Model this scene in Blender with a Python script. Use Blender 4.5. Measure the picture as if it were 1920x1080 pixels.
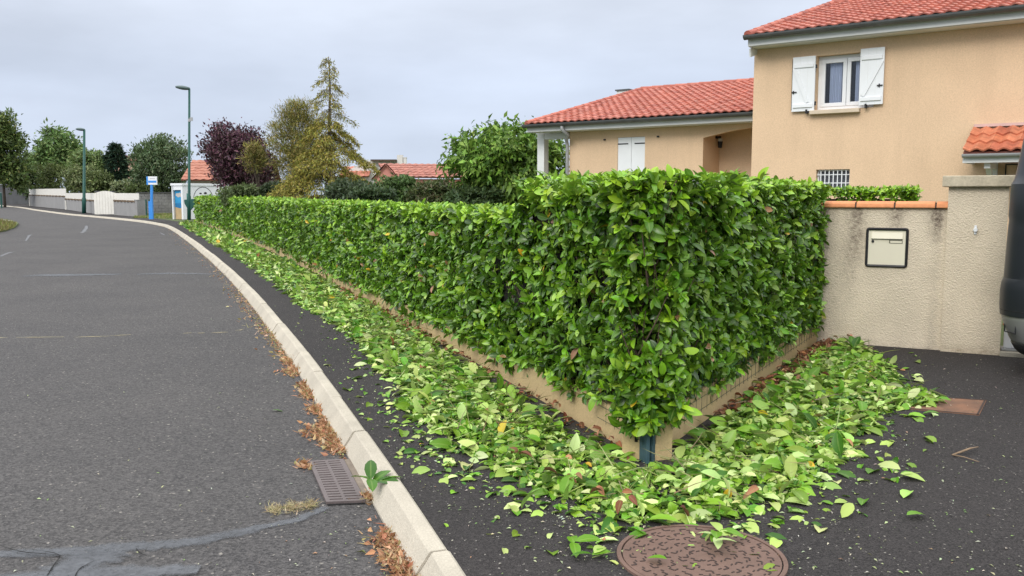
import bpy, bmesh, math, random
import numpy as np
from mathutils import Vector, Matrix
rng = np.random.default_rng(7)
random.seed(7)
R = math.radians
scene = bpy.context.scene
COL = scene.collection
for o in list(bpy.data.objects): bpy.data.objects.remove(o)

# ------------------------------------------------------------------ camera, sky, sun, exposure
F = 1650.0                      # focal length in pixels of a 1920 wide picture
EYE = 1.5
TH = math.atan(175.0 / F)
cam_d = bpy.data.cameras.new("camera")
cam_d.sensor_width = 36.0
cam_d.lens = 36.0 * F / 1920.0
cam_d.clip_start = 0.05
cam_d.clip_end = 3000
cam = bpy.data.objects.new("camera", cam_d)
COL.objects.link(cam)
cam.location = (0, 0, EYE)
cam.rotation_euler = (R(90) - TH, 0, 0)
scene.camera = cam

SUN_EL, SUN_AZ = R(37), R(208)
world = bpy.data.worlds.new("World")
scene.world = world
world.use_nodes = True
nt = world.node_tree
nt.nodes.clear()
w_out = nt.nodes.new("ShaderNodeOutputWorld")
w_bg = nt.nodes.new("ShaderNodeBackground")
w_bg.inputs["Strength"].default_value = 0.1
sky = nt.nodes.new("ShaderNodeTexSky")
sky.sky_type = 'NISHITA'
sky.sun_disc = False
sky.sun_elevation = SUN_EL
sky.sun_rotation = SUN_AZ
tc = nt.nodes.new("ShaderNodeTexCoord")
sep = nt.nodes.new("ShaderNodeSeparateXYZ")
nt.links.new(tc.outputs["Generated"], sep.inputs[0])
ramp = nt.nodes.new("ShaderNodeValToRGB")          # overcast cloud deck: dim at the horizon, bright overhead
ramp.color_ramp.interpolation = 'EASE'
e = ramp.color_ramp.elements
e[0].position = 0.0; e[0].color = (0.322, 0.368, 0.455, 1)
e[1].position = 1.0; e[1].color = (1.18, 1.18, 1.19, 1)
for p_, c_ in ((0.10, (0.334, 0.373, 0.452, 1)), (0.22, (0.365, 0.395, 0.455, 1)), (0.38, (0.79, 0.80, 0.82, 1)), (0.7, (0.97, 0.98, 0.99, 1))):
    k = ramp.color_ramp.elements.new(p_); k.color = c_
nt.links.new(sep.outputs["Z"], ramp.inputs[0])
mp = nt.nodes.new("ShaderNodeMapping"); mp.inputs["Scale"].default_value = (1.6, 1.6, 5.0)
nt.links.new(tc.outputs["Generated"], mp.inputs[0])
cl = nt.nodes.new("ShaderNodeTexNoise"); cl.inputs["Scale"].default_value = 2.2; cl.inputs["Detail"].default_value = 5
nt.links.new(mp.outputs[0], cl.inputs[0])
clr = nt.nodes.new("ShaderNodeMapRange")
clr.inputs[1].default_value = 0.3; clr.inputs[2].default_value = 0.7
clr.inputs[3].default_value = 16.4; clr.inputs[4].default_value = 21.0
nt.links.new(cl.outputs[0], clr.inputs[0])
sc_ = nt.nodes.new("ShaderNodeVectorMath"); sc_.operation = 'SCALE'
nt.links.new(ramp.outputs[0], sc_.inputs[0]); nt.links.new(clr.outputs[0], sc_.inputs["Scale"])
mx = nt.nodes.new("ShaderNodeMix"); mx.data_type = 'RGBA'; mx.inputs[0].default_value = 0.93
nt.links.new(sky.outputs[0], mx.inputs[6]); nt.links.new(sc_.outputs[0], mx.inputs[7])
nt.links.new(mx.outputs[2], w_bg.inputs[0]); nt.links.new(w_bg.outputs[0], w_out.inputs[0])

sun_d = bpy.data.lights.new("sun", 'SUN')
sun_d.energy = 1.5
sun_d.angle = R(25)
sun_d.color = (1.0, 0.96, 0.90)
sun = bpy.data.objects.new("sun", sun_d)
COL.objects.link(sun)
_sd = Vector((math.sin(SUN_AZ) * math.cos(SUN_EL), math.cos(SUN_AZ) * math.cos(SUN_EL), math.sin(SUN_EL)))
sun.rotation_euler = _sd.to_track_quat('Z', 'Y').to_euler()
scene.view_settings.view_transform = 'Standard'
scene.view_settings.look = 'None'
scene.view_settings.exposure = 0.13
scene.view_settings.gamma = 1.0
scene.render.engine = 'CYCLES'
scene.cycles.max_bounces = 6
scene.cycles.transparent_max_bounces = 8

# ------------------------------------------------------------------ surveying: photo pixel -> place
def ray(px, py):
    u = (px - 960.0) / F; v = (540.0 - py) / F
    return Vector((u, math.cos(TH) + v * math.sin(TH), -math.sin(TH) + v * math.cos(TH)))
def at(px, py, z=0.0):
    d = ray(px, py); t = (z - EYE) / d.z
    return Vector((d.x * t, d.y * t, z))
def at_y(px, py, Y):
    d = ray(px, py); t = Y / d.y
    return Vector((d.x * t, Y, EYE + d.z * t))
def hit(px, py, P0, n):
    d = ray(px, py); o = Vector((0, 0, EYE))
    t = (Vector(P0) - o).dot(n) / d.dot(n)
    return o + d * t

# ------------------------------------------------------------------ object helpers
def tag(o, label=None, cat=None, group=None, kind=None):
    if label: o["label"] = label
    if cat: o["category"] = cat
    if group: o["group"] = group
    if kind: o["kind"] = kind
    return o
def thing(name, label, cat, loc=(0, 0, 0), group=None):
    o = bpy.data.objects.new(name, None)
    o.empty_display_size = 0.1
    COL.objects.link(o)
    o.location = loc
    return tag(o, label, cat, group)
def wloc(o):
    v = Vector((0, 0, 0))
    while o is not None:
        v += Vector(o.location); o = o.parent
    return v
class MB:
    def __init__(s): s.v = []; s.f = []; s.m = []; s.c = None
    def face(s, pts, m=0):
        i = len(s.v); s.v += [tuple(p) for p in pts]; s.f.append(tuple(range(i, i + len(pts)))); s.m.append(m)
    def box(s, c, size, ax=None, m=0):
        c = Vector(c); X, Y, Z = (Vector(a) for a in (ax or ((1, 0, 0), (0, 1, 0), (0, 0, 1))))
        hx, hy, hz = size[0] / 2, size[1] / 2, size[2] / 2
        i = len(s.v)
        for sx, sy, sz in ((-1,-1,-1),(1,-1,-1),(1,1,-1),(-1,1,-1),(-1,-1,1),(1,-1,1),(1,1,1),(-1,1,1)):
            s.v.append(tuple(c + X * (sx * hx) + Y * (sy * hy) + Z * (sz * hz)))
        for f in ((0,3,2,1),(4,5,6,7),(0,1,5,4),(1,2,6,5),(2,3,7,6),(3,0,4,7)):
            s.f.append(tuple(i + k for k in f)); s.m.append(m)
    def box2(s, a, b, w, z0, z1, m=0):            # a wall from plan point a to b, thickness w to its left
        a = Vector((a[0], a[1], 0)); b = Vector((b[0], b[1], 0)); d = (b - a); L = d.length; d.normalize()
        n = Vector((-d.y, d.x, 0))
        s.box(a + d * L / 2 + n * w / 2 + Vector((0, 0, (z0 + z1) / 2)), (L, abs(w), z1 - z0), (d, n, (0, 0, 1)), m)
    def tube(s, path, rad, seg=8, m=0, cap=True):
        path = [Vector(p) for p in path]
        if not hasattr(rad, '__len__'): rad = [rad] * len(path)
        rings = []; prev = None
        for k, p in enumerate(path):
            t = (path[min(k + 1, len(path) - 1)] - path[max(k - 1, 0)])
            t = t.normalized() if t.length > 1e-9 else Vector((0, 0, 1))
            if prev is None:
                x = t.orthogonal().normalized()
            else:
                x = (prev - t * prev.dot(t))
                x = x.normalized() if x.length > 1e-6 else t.orthogonal().normalized()
            prev = x; y = t.cross(x)
            i = len(s.v); rings.append(i)
            for j in range(seg):
                a = 2 * math.pi * j / seg
                s.v.append(tuple(p + (x * math.cos(a) + y * math.sin(a)) * rad[k]))
        for k in range(len(path) - 1):
            for j in range(seg):
                j2 = (j + 1) % seg
                s.f.append((rings[k] + j, rings[k] + j2, rings[k + 1] + j2, rings[k + 1] + j)); s.m.append(m)
        if cap:
            s.f.append(tuple(rings[0] + j for j in reversed(range(seg)))); s.m.append(m)
            s.f.append(tuple(rings[-1] + j for j in range(seg))); s.m.append(m)
    def prism(s, pts, depth, m=0):                # planar polygon pts extruded by vector depth
        d = Vector(depth); n = len(pts); pts = [Vector(p) for p in pts]; i = len(s.v)
        s.v += [tuple(p) for p in pts] + [tuple(p + d) for p in pts]
        s.f.append(tuple(reversed(range(i, i + n)))); s.m.append(m)
        s.f.append(tuple(range(i + n, i + 2 * n))); s.m.append(m)
        for j in range(n):
            k = (j + 1) % n
            s.f.append((i + j, i + k, i + n + k, i + n + j)); s.m.append(m)
    def build(s, name, mats, parent=None, smooth=False, bevel=0, label=None, recalc=True):
        me = bpy.data.meshes.new(name)
        off = wloc(parent) if parent is not None else Vector((0, 0, 0))
        me.from_pydata([(p[0] - off.x, p[1] - off.y, p[2] - off.z) for p in s.v], [], s.f)
        if not isinstance(mats, (list, tuple)): mats = [mats]
        for m in mats: me.materials.append(m)
        me.polygons.foreach_set("material_index", s.m)
        if s.c is not None:
            at_ = me.attributes.new("Col", 'FLOAT_COLOR', 'POINT')
            at_.data.foreach_set("color", np.asarray(s.c, dtype=np.float32).ravel())
        if recalc:
            bm = bmesh.new(); bm.from_mesh(me); bmesh.ops.recalc_face_normals(bm, faces=bm.faces); bm.to_mesh(me); bm.free()
        if smooth: me.polygons.foreach_set("use_smooth", [True] * len(me.polygons))
        o = bpy.data.objects.new(name, me)
        COL.objects.link(o)
        if parent is not None: o.parent = parent
        if bevel:
            b = o.modifiers.new("bevel", 'BEVEL'); b.width = bevel; b.segments = 2; b.limit_method = 'ANGLE'
        if label: o["label"] = label
        return o
def struct(o): o["kind"] = "structure"; return o

# ------------------------------------------------------------------ materials
def new_mat(name):
    m = bpy.data.materials.new(name); m.use_nodes = True
    n = m.node_tree; b = n.nodes["Principled BSDF"]
    return m, n, b
def N(n, t, **kw):
    x = n.nodes.new(t)
    for k, v in kw.items(): setattr(x, k, v)
    return x
def mixc(n, fac, a, b, blend='MIX'):
    x = n.nodes.new("ShaderNodeMix"); x.data_type = 'RGBA'; x.blend_type = blend
    for i, v in ((0, fac), (6, a), (7, b)):
        if hasattr(v, 'is_output') or hasattr(v, 'links'): n.links.new(v, x.inputs[i])
        else: x.inputs[i].default_value = v if i == 0 else (tuple(v) + (1,))[:4]
    return x.outputs[2]
def noise(n, scale, detail=4, rough=0.55, coord=None, vec=None):
    t = n.nodes.new("ShaderNodeTexNoise"); t.inputs["Scale"].default_value = scale
    t.inputs["Detail"].default_value = detail; t.inputs["Roughness"].default_value = rough
    if vec is None:
        c = n.nodes.new("ShaderNodeNewGeometry"); vec = c.outputs["Position"]
    n.links.new(vec, t.inputs["Vector"])
    return t.outputs["Fac"]
def rng_map(n, v, a, b, c=0.0, d=1.0):
    r = n.nodes.new("ShaderNodeMapRange")
    n.links.new(v, r.inputs[0])
    for i, q in enumerate((a, b, c, d)): r.inputs[i + 1].default_value = q
    return r.outputs[0]
def bump(n, b, h, strength=0.3, dist=0.01):
    x = n.nodes.new("ShaderNodeBump"); x.inputs["Strength"].default_value = strength; x.inputs["Distance"].default_value = dist
    n.links.new(h, x.inputs["Height"]); n.links.new(x.outputs[0], b.inputs["Normal"])
def mul(c, k): return tuple(min(1, x * k) for x in c)
def pmat(name, col, rough=0.7, var=0.12, scale=3.0, bscale=0, bstr=0.3, bdist=0.005, spec=0.4, metal=0.0, fine=0, col2=None):
    m, n, b = new_mat(name)
    f = rng_map(n, noise(n, scale, 6), 0.3, 0.7)
    c = mixc(n, f, mul(col, 1 - var), col2 or mul(col, 1 + var))
    if fine:
        g = rng_map(n, noise(n, fine, 2), 0.3, 0.7)
        c = mixc(n, 0.35, c, mixc(n, g, mul(col, 0.7), mul(col, 1.25)))
    n.links.new(c, b.inputs["Base Color"])
    b.inputs["Roughness"].default_value = rough
    b.inputs["Specular IOR Level"].default_value = spec
    b.inputs["Metallic"].default_value = metal
    if bscale: bump(n, b, noise(n, bscale, 3), bstr, bdist)
    return m
def asphalt(name, col, warm, grain, fleck, bstr):
    m, n, b = new_mat(name)
    g = N(n, "ShaderNodeNewGeometry")
    vo = N(n, "ShaderNodeTexVoronoi"); vo.inputs["Scale"].default_value = grain
    n.links.new(g.outputs["Position"], vo.inputs["Vector"])
    sepc = N(n, "ShaderNodeSeparateColor"); n.links.new(vo.outputs["Color"], sepc.inputs[0])
    base = mixc(n, rng_map(n, noise(n, 0.55, 5), 0.35, 0.68), mul(col, 0.74), mul(warm, 1.15))
    base = mixc(n, rng_map(n, noise(n, 9, 4), 0.3, 0.7, 0, 0.35), base, mul(col, 0.7))
    st = mixc(n, rng_map(n, sepc.outputs[0], 0, 1), mul(col, 0.35), mul(warm, 2.0))
    c = mixc(n, 0.55, base, st)
    fl = rng_map(n, sepc.outputs[1], fleck, 1.0, 0.0, 1.0)
    c = mixc(n, fl, c, (0.30, 0.28, 0.25))
    n.links.new(c, b.inputs["Base Color"])
    b.inputs["Roughness"].default_value = 0.85
    b.inputs["Specular IOR Level"].default_value = 0.25
    h = N(n, "ShaderNodeMath", operation='ADD')
    n.links.new(vo.outputs["Distance"], h.inputs[0])
    n.links.new(noise(n, grain * 0.35, 3), h.inputs[1])
    bump(n, b, h.outputs[0], bstr, 0.006)
    return m
def leaf_mat(name, rough=0.36, trans=0.25, back=0.5, spec=0.5, pale=(0.25, 0.36, 0.11)):
    m, n, b = new_mat(name)
    a = N(n, "ShaderNodeAttribute", attribute_name="Col")
    r = N(n, "ShaderNodeAttribute", attribute_name="rib")
    g = N(n, "ShaderNodeNewGeometry")
    bk = N(n, "ShaderNodeMath", operation='MULTIPLY'); n.links.new(g.outputs["Backfacing"], bk.inputs[0]); bk.inputs[1].default_value = back
    c = mixc(n, bk.outputs[0], a.outputs["Color"], pale)
    c = mixc(n, rng_map(n, r.outputs["Fac"], 0.80, 0.97, 0, 0.42), c, mixc(n, 0.5, c, (0.40, 0.50, 0.16)))
    n.links.new(c, b.inputs["Base Color"])
    b.inputs["Roughness"].default_value = rough
    b.inputs["Specular IOR Level"].default_value = spec
    t = N(n, "ShaderNodeBsdfTranslucent"); n.links.new(c, t.inputs[0])
    ms = N(n, "ShaderNodeMixShader"); ms.inputs[0].default_value = trans
    n.links.new(b.outputs[0], ms.inputs[1]); n.links.new(t.outputs[0], ms.inputs[2])
    n.links.new(ms.outputs[0], n.nodes["Material Output"].inputs[0])
    return m
def col_mat(name, rough=0.75, k=1.0, bscale=0):
    m, n, b = new_mat(name)
    a = N(n, "ShaderNodeAttribute", attribute_name="Col")
    f = rng_map(n, noise(n, 7, 5), 0.3, 0.7, 0.72, 1.18)
    x = N(n, "ShaderNodeVectorMath", operation='SCALE'); n.links.new(a.outputs["Color"], x.inputs[0]); n.links.new(f, x.inputs["Scale"])
    n.links.new(x.outputs[0], b.inputs["Base Color"])
    b.inputs["Roughness"].default_value = rough
    if bscale: bump(n, b, noise(n, bscale, 3), 0.3, 0.004)
    return m

M = {}
M['road'] = asphalt("road asphalt", (0.067, 0.0655, 0.069), (0.077, 0.073, 0.0715), 88, 0.985, 1.1)
M['path'] = asphalt("footpath asphalt", (0.032, 0.030, 0.031), (0.038, 0.034, 0.0335), 140, 0.99, 0.8)
M['seal'] = pmat("crack sealant", (0.112, 0.119, 0.132), 0.7, 0.30, 6, 60, 0.4, 0.004, fine=45)
def worn(m, lo, hi, amt, sc):
    n = m.node_tree; b = n.nodes["Principled BSDF"]
    a = N(n, "ShaderNodeAttribute", attribute_name="Col"); sp = N(n, "ShaderNodeSeparateColor"); n.links.new(a.outputs["Color"], sp.inputs[0])
    nz = N(n, "ShaderNodeMath", operation='MULTIPLY_ADD'); n.links.new(noise(n, sc, 5, .65), nz.inputs[0]); nz.inputs[1].default_value = amt; nz.inputs[2].default_value = -amt / 2
    ad = N(n, "ShaderNodeMath", operation='ADD'); n.links.new(sp.outputs[0], ad.inputs[0]); n.links.new(nz.outputs[0], ad.inputs[1])
    n.links.new(rng_map(n, ad.outputs[0], lo, hi), b.inputs["Alpha"]); return m
worn(M['seal'], .10, 1.35, 1.3, 38)
M['mark'] = pmat("worn road paint", (0.118, 0.122, 0.130), 0.7, 0.35, 12, 90, 0.3, 0.002, fine=60)
worn(M['mark'], .2, .9, 1.4, 14)
M['straw_crack'] = pmat("dry grass in crack", (0.33, 0.29, 0.18), 0.9, 0.3, 30)
M['kerb'] = pmat("kerb concrete", (0.46, 0.42, 0.345), 0.9, 0.20, 2.6, 110, 0.7, 0.006, fine=95)
M['ground'] = pmat("lawn", (0.085, 0.11, 0.04), 0.95, 0.35, 1.3, 30, 0.6, 0.03, fine=22)
M['terrain'] = pmat("far ground", (0.10, 0.12, 0.06), 0.95, 0.3, 0.05)
M['plinth'] = pmat("plinth concrete", (0.52, 0.39, 0.205), 0.9, 0.14, 3, 70, 0.4, 0.006, fine=90)
M['twig'] = pmat("twig bark", (0.085, 0.058, 0.040), 0.9, 0.35, 20, 80, 0.5, 0.003)
M['core'] = pmat("hedge inner shade", (0.014, 0.013, 0.009), 1.0, 0.5, 9)
M['laurel'] = leaf_mat("laurel leaf", 0.31, 0.16, 0.35, 0.48, (0.20, 0.34, 0.07))
M['clip'] = leaf_mat("cut laurel leaf", 0.42, 0.16, 0.35, 0.32, (0.36, 0.48, 0.14))
M['treeleaf'] = leaf_mat("tree leaf", 0.5, 0.25, 0.25, 0.35, (0.14, 0.19, 0.07))
M['plumleaf'] = leaf_mat("plum leaf", 0.5, 0.18, 0.2, 0.3, (0.06, 0.03, 0.045))
M['dryleaf'] = leaf_mat("dry leaf", 0.75, 0.15, 0.2, 0.2, (0.24, 0.14, 0.07))
M['needle'] = leaf_mat("needles", 0.65, 0.2, 0.1, 0.2, (0.20, 0.18, 0.05))
M['bark'] = pmat("bark", (0.10, 0.08, 0.062), 0.95, 0.3, 9, 30, 0.8, 0.02)
M['post'] = pmat("weathered blue green post", (0.030, 0.088, 0.120), 0.7, 0.4, 10, 60, 0.4, 0.003, col2=(0.085, 0.135, 0.14), fine=50)
M['wire'] = pmat("green wire", (0.02, 0.05, 0.04), 0.5, 0.1)
M['iron'] = pmat("cast iron grate", (0.135, 0.110, 0.108), 0.55, 0.18, 8, 120, 0.3, 0.002, metal=0.15, fine=70)
M['rust'] = pmat("brown cast iron", (0.150, 0.092, 0.072), 0.65, 0.2, 6, 150, 0.5, 0.002, fine=90)
M['rust_dark'] = pmat("dark iron and groove shade", (0.045, 0.030, 0.026), 0.8, 0.2, 6)
M['rusty'] = pmat("rusted steel plate", (0.14, 0.085, 0.06), 0.8, 0.3, 7, 80, 0.4, 0.003, col2=(0.32, 0.15, 0.08), fine=60)
M['black'] = pmat("drain shade and crack black", (0.008, 0.008, 0.008), 1.0, 0.1)
M['white'] = pmat("white paint", (0.78, 0.80, 0.82), 0.45, 0.03, 3)
M['offwhite'] = pmat("off white pvc", (0.74, 0.72, 0.66), 0.5, 0.05, 3)
M['soffit'] = pmat("white soffit board", (0.70, 0.71, 0.70), 0.55, 0.05, 2)
M['gutter'] = pmat("grey zinc gutter", (0.115, 0.12, 0.125), 0.45, 0.15, 5, metal=0.3)
M['pipe'] = pmat("grey downpipe", (0.36, 0.37, 0.38), 0.5, 0.08, 5)
M['iron_black'] = pmat("black ironwork", (0.02, 0.02, 0.022), 0.5, 0.1)
M['render'] = pmat("apricot render", (0.70, 0.505, 0.332), 0.92, 0.07, 1.1, 60, 0.3, 0.008, fine=55)
_n = M['render'].node_tree; _b = _n.nodes["Principled BSDF"]; _src = _b.inputs["Base Color"].links[0].from_socket
_g = N(_n, "ShaderNodeNewGeometry"); _mp = N(_n, "ShaderNodeMapping"); _mp.inputs["Scale"].default_value = (2.4, 2.4, .22); _n.links.new(_g.outputs["Position"], _mp.inputs[0])
_f = rng_map(_n, noise(_n, 1.0, 6, .6, vec=_mp.outputs[0]), .48, .75, 0, .22)
_n.links.new(mixc(_n, _f, _src, (0.44, 0.315, 0.21)), _b.inputs["Base Color"])
M['render_pale'] = pmat("pale render", (0.68, 0.49, 0.33), 0.92, 0.05, 1.1, 45, 0.4, 0.008, fine=55)
M['sill'] = pmat("stone sill", (0.60, 0.50, 0.38), 0.85, 0.08, 4, 60, 0.2, 0.003)
M['tile'] = col_mat("roof tile", 0.75)
M['coping'] = pmat("terracotta coping", (0.60, 0.245, 0.105), 0.75, 0.15, 6, 40, 0.2, 0.004, fine=30)
M['mortar'] = pmat("dark joint", (0.09, 0.065, 0.05), 0.9, 0.2, 9)
M['curtain'] = pmat("net curtain", (0.80, 0.80, 0.86), 0.9, 0.05, 3)
M['room'] = pmat("dim room", (0.05, 0.05, 0.06), 0.9, 0.1)
M['mail'] = pmat("cream mailbox metal", (0.74, 0.70, 0.56), 0.45, 0.03, 4)
M['mail_dark'] = pmat("mailbox shadow gap", (0.16, 0.15, 0.11), 0.6, 0.1)
M['rubber'] = pmat("black rubber trim", (0.018, 0.019, 0.022), 0.5, 0.1)
M['blue_sign'] = pmat("blue sign enamel", (0.05, 0.27, 0.72), 0.4, 0.05, 4)
M['lamp_green'] = pmat("green lamp post paint", (0.012, 0.075, 0.060), 0.5, 0.12, 3)
M['lamp_head'] = pmat("grey green lamp head", (0.08, 0.12, 0.12), 0.45, 0.1, 4)
M['lens'] = pmat("lamp lens", (0.45, 0.47, 0.46), 0.3, 0.05)
M['block'] = pmat("concrete block", (0.29, 0.287, 0.285), 0.95, 0.12, 1.2, 25, 0.4, 0.01, fine=12)
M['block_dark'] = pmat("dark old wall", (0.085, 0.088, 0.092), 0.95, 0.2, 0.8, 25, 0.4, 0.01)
M['brick_edge'] = pmat("brown tile edging", (0.12, 0.085, 0.055), 0.9, 0.3, 4)
M['cream_wall'] = pmat("cream house wall", (0.45, 0.41, 0.33), 0.9, 0.06, 0.6)
M['white_wall'] = pmat("white house wall", (0.62, 0.60, 0.57), 0.9, 0.06, 0.6)
M['pink_wall'] = pmat("pink house wall", (0.52, 0.225, 0.185), 0.9, 0.06, 0.6)
M['peach_wall'] = pmat("peach house wall", (0.55, 0.36, 0.28), 0.9, 0.06, 0.6)
M['sky_paint'] = pmat("mural sky paint", (0.03, 0.27, 0.52), 0.6, 0.2, 2)
M['sea_paint'] = pmat("mural sea paint", (0.015, 0.16, 0.36), 0.6, 0.15, 3)
M['sand_paint'] = pmat("mural sand paint", (0.46, 0.34, 0.19), 0.7, 0.12, 3)
M['cloud_paint'] = pmat("mural cloud paint", (0.50, 0.47, 0.45), 0.7, 0.1, 3)
M['teal_paint'] = pmat("teal paint", (0.10, 0.33, 0.27), 0.7, 0.1, 3)
M['van_black'] = pmat("dark plastic body", (0.017, 0.020, 0.026), 0.38, 0.1, 3, spec=0.5)
M['van_grey'] = pmat("silver bumper", (0.33, 0.335, 0.34), 0.4, 0.04, 3, metal=0.4)
M['reflector'] = pmat("orange reflector", (0.55, 0.17, 0.06), 0.35, 0.05)
M['tyre'] = pmat("tyre rubber", (0.015, 0.015, 0.015), 0.85, 0.1)
def glass_mat(name, col):
    m, n, b = new_mat(name)
    tr = N(n, "ShaderNodeBsdfTransparent"); tr.inputs[0].default_value = col + (1,)
    gl = N(n, "ShaderNodeBsdfGlossy"); gl.inputs["Roughness"].default_value = 0.03
    fr = N(n, "ShaderNodeFresnel"); fr.inputs[0].default_value = 1.5
    ms = N(n, "ShaderNodeMixShader"); n.links.new(fr.outputs[0], ms.inputs[0]); n.links.new(tr.outputs[0], ms.inputs[1]); n.links.new(gl.outputs[0], ms.inputs[2])
    n.links.new(ms.outputs[0], n.nodes["Material Output"].inputs[0])
    return m
M['glass'] = glass_mat("window glass", (0.86, 0.90, 0.95))
def roughcast(name, col, dirtcol):
    m, n, b = new_mat(name)
    a = N(n, "ShaderNodeAttribute", attribute_name="Col")          # where rain has left dirt
    sepc = N(n, "ShaderNodeSeparateColor"); n.links.new(a.outputs["Color"], sepc.inputs[0])
    nz = rng_map(n, noise(n, 28, 5, 0.7), 0.28, 0.68, 0.15, 1.25)
    mm = N(n, "ShaderNodeMath", operation='MULTIPLY'); mm.use_clamp = True
    n.links.new(sepc.outputs[0], mm.inputs[0]); n.links.new(nz, mm.inputs[1])
    c = mixc(n, rng_map(n, noise(n, 2.2, 5), 0.3, 0.7), mul(col, 0.90), mul(col, 1.08))
    c = mixc(n, rng_map(n, noise(n, 75, 3), 0.35, 0.65, 0, 0.35), c, mul(col, 0.74))
    c = mixc(n, mm.outputs[0], c, dirtcol)
    n.links.new(c, b.inputs["Base Color"]); b.inputs["Roughness"].default_value = 0.95
    b.inputs["Specular IOR Level"].default_value = 0.2
    vo = N(n, "ShaderNodeTexVoronoi"); vo.feature = 'SMOOTH_F1'; vo.inputs["Scale"].default_value = 88
    g = N(n, "ShaderNodeNewGeometry"); n.links.new(g.outputs["Position"], vo.inputs["Vector"])
    h = N(n, "ShaderNodeMath", operation='ADD'); n.links.new(vo.outputs["Distance"], h.inputs[0]); n.links.new(noise(n, 70, 4), h.inputs[1])
    bump(n, b, h.outputs[0], 0.6, 0.013)
    return m
M['wall_render'] = roughcast("garden wall roughcast", (0.75, 0.655, 0.51), (0.13, 0.098, 0.078))
M['pillar_render'] = roughcast("pillar roughcast", (0.76, 0.66, 0.51), (0.24, 0.175, 0.10))
M['cap'] = pmat("lichened stone cap", (0.50, 0.44, 0.33), 0.95, 0.20, 9, 60, 0.5, 0.006, fine=40)
def block_mat():                                                    # laid concrete blocks
    m, n, b = new_mat("laid concrete blocks")
    a = N(n, "ShaderNodeAttribute", attribute_name="Col")
    f = rng_map(n, noise(n, 1.5, 5), 0.3, 0.7)
    c = mixc(n, f, (0.20, 0.20, 0.205), (0.30, 0.30, 0.30))
    n.links.new(c, b.inputs["Base Color"]); b.inputs["Roughness"].default_value = 0.95
    bump(n, b, noise(n, 20, 3), 0.4, 0.01)
    return m

# ------------------------------------------------------------------ leaf clouds
def T_laurel(w=0.40, fold=0.07, curl=0.16):
    t = [0.0, 0.16, 0.42, 0.68, 0.88, 1.0]; h = [0.012, w * .34, w * .5, w * .45, w * .24, 0.0]
    V = []; rib = []
    for q, hw in zip(t, h):
        z = -curl * (q - 0.15) ** 2
        V += [(-hw, q, z + fold * hw / (w * .5)), (0, q, z), (hw, q, z + fold * hw / (w * .5))]; rib += [0, 1, 0]
    Fq = []
    for k in range(5):
        a = k * 3; b = a + 3
        Fq += [(a, a + 1, b + 1, b), (a + 1, a + 2, b + 2, b + 1)]
    return np.array(V), Fq, np.array(rib, float)
def T_mid(w=0.42, fold=0.06, curl=0.12):
    V = [(0, 0, 0), (-w * .5, .45, fold), (0, .45, -curl * .15), (w * .5, .45, fold), (0, 1, -curl)]
    return np.array(V), [(0, 2, 4, 1), (0, 3, 4, 2)], np.array([1, 0, 1, 0, 1.])
def T_blade(w=0.06):
    V = [(-w / 2, 0, 0), (w / 2, 0, 0), (w * .35, .55, .05), (-w * .35, .55, .05), (0, 1, -.05)]
    return np.array(V), [(0, 1, 2, 3), (3, 2, 4)], np.zeros(5)
def T_needle(w=0.2):
    V = [(0, 0, 0), (-w * .5, .5, 0.05), (w * .5, .5, 0.05), (0, 1, -.1)]
    return np.array(V), [(0, 2, 3, 1)], np.zeros(4)
TL, TM, TB, TN = T_laurel(.47, .09, .26), T_mid(.46, .07, .2), T_blade(.09), T_needle(0.22)
def unit(a): return a / np.maximum(np.linalg.norm(a, axis=-1, keepdims=True), 1e-9)
def leaves(name, parts, mat, parent=None, label=None):
    """parts: list of (pos, tipdir, normal, size, colour, template) -> one mesh"""
    off = np.array(wloc(parent)) if parent is not None else np.zeros(3)
    VV, CC, RR, LV, LT, base = [], [], [], [], [], 0
    for pos, d, nr, size, col, T in parts:
        n = len(pos)
        if n == 0: continue
        tv, tf, tr = T
        y = unit(d); x = unit(np.cross(y, nr)); z = np.cross(x, y)
        s = np.asarray(size).reshape(-1, 1, 1)
        P = pos[:, None, :] + s * (tv[None, :, 0:1] * x[:, None] + tv[None, :, 1:2] * y[:, None] + tv[None, :, 2:3] * z[:, None])
        VV.append((P - off).reshape(-1, 3)); nv = len(tv)
        CC.append(np.repeat(np.c_[col, np.ones(n)], nv, axis=0)); RR.append(np.tile(tr, n))
        fl = np.concatenate([np.array(f) for f in tf]); lens = np.array([len(f) for f in tf])
        LV.append((fl[None, :] + (np.arange(n) * nv)[:, None] + base).ravel()); LT.append(np.tile(lens, n))
        base += n * nv
    V = np.concatenate(VV).astype(np.float32); lv = np.concatenate(LV).astype(np.int32); lt = np.concatenate(LT).astype(np.int32)
    me = bpy.data.meshes.new(name)
    me.vertices.add(len(V)); me.vertices.foreach_set("co", V.ravel())
    me.loops.add(len(lv)); me.loops.foreach_set("vertex_index", lv)
    me.polygons.add(len(lt)); ls = np.concatenate([[0], np.cumsum(lt)[:-1]]).astype(np.int32)
    me.polygons.foreach_set("loop_start", ls)
    me.polygons.foreach_set("use_smooth", np.ones(len(lt), dtype=bool))
    me.update(calc_edges=True)
    a = me.attributes.new("Col", 'FLOAT_COLOR', 'POINT'); a.data.foreach_set("color", np.concatenate(CC).astype(np.float32).ravel())
    b = me.attributes.new("rib", 'FLOAT', 'POINT'); b.data.foreach_set("value", np.concatenate(RR).astype(np.float32))
    me.materials.append(mat)
    o = bpy.data.objects.new(name, me); COL.objects.link(o)
    if parent is not None: o.parent = parent
    if label: o["label"] = label
    return o
def rdir(n):
    return unit(rng.normal(size=(n, 3)))
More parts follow.
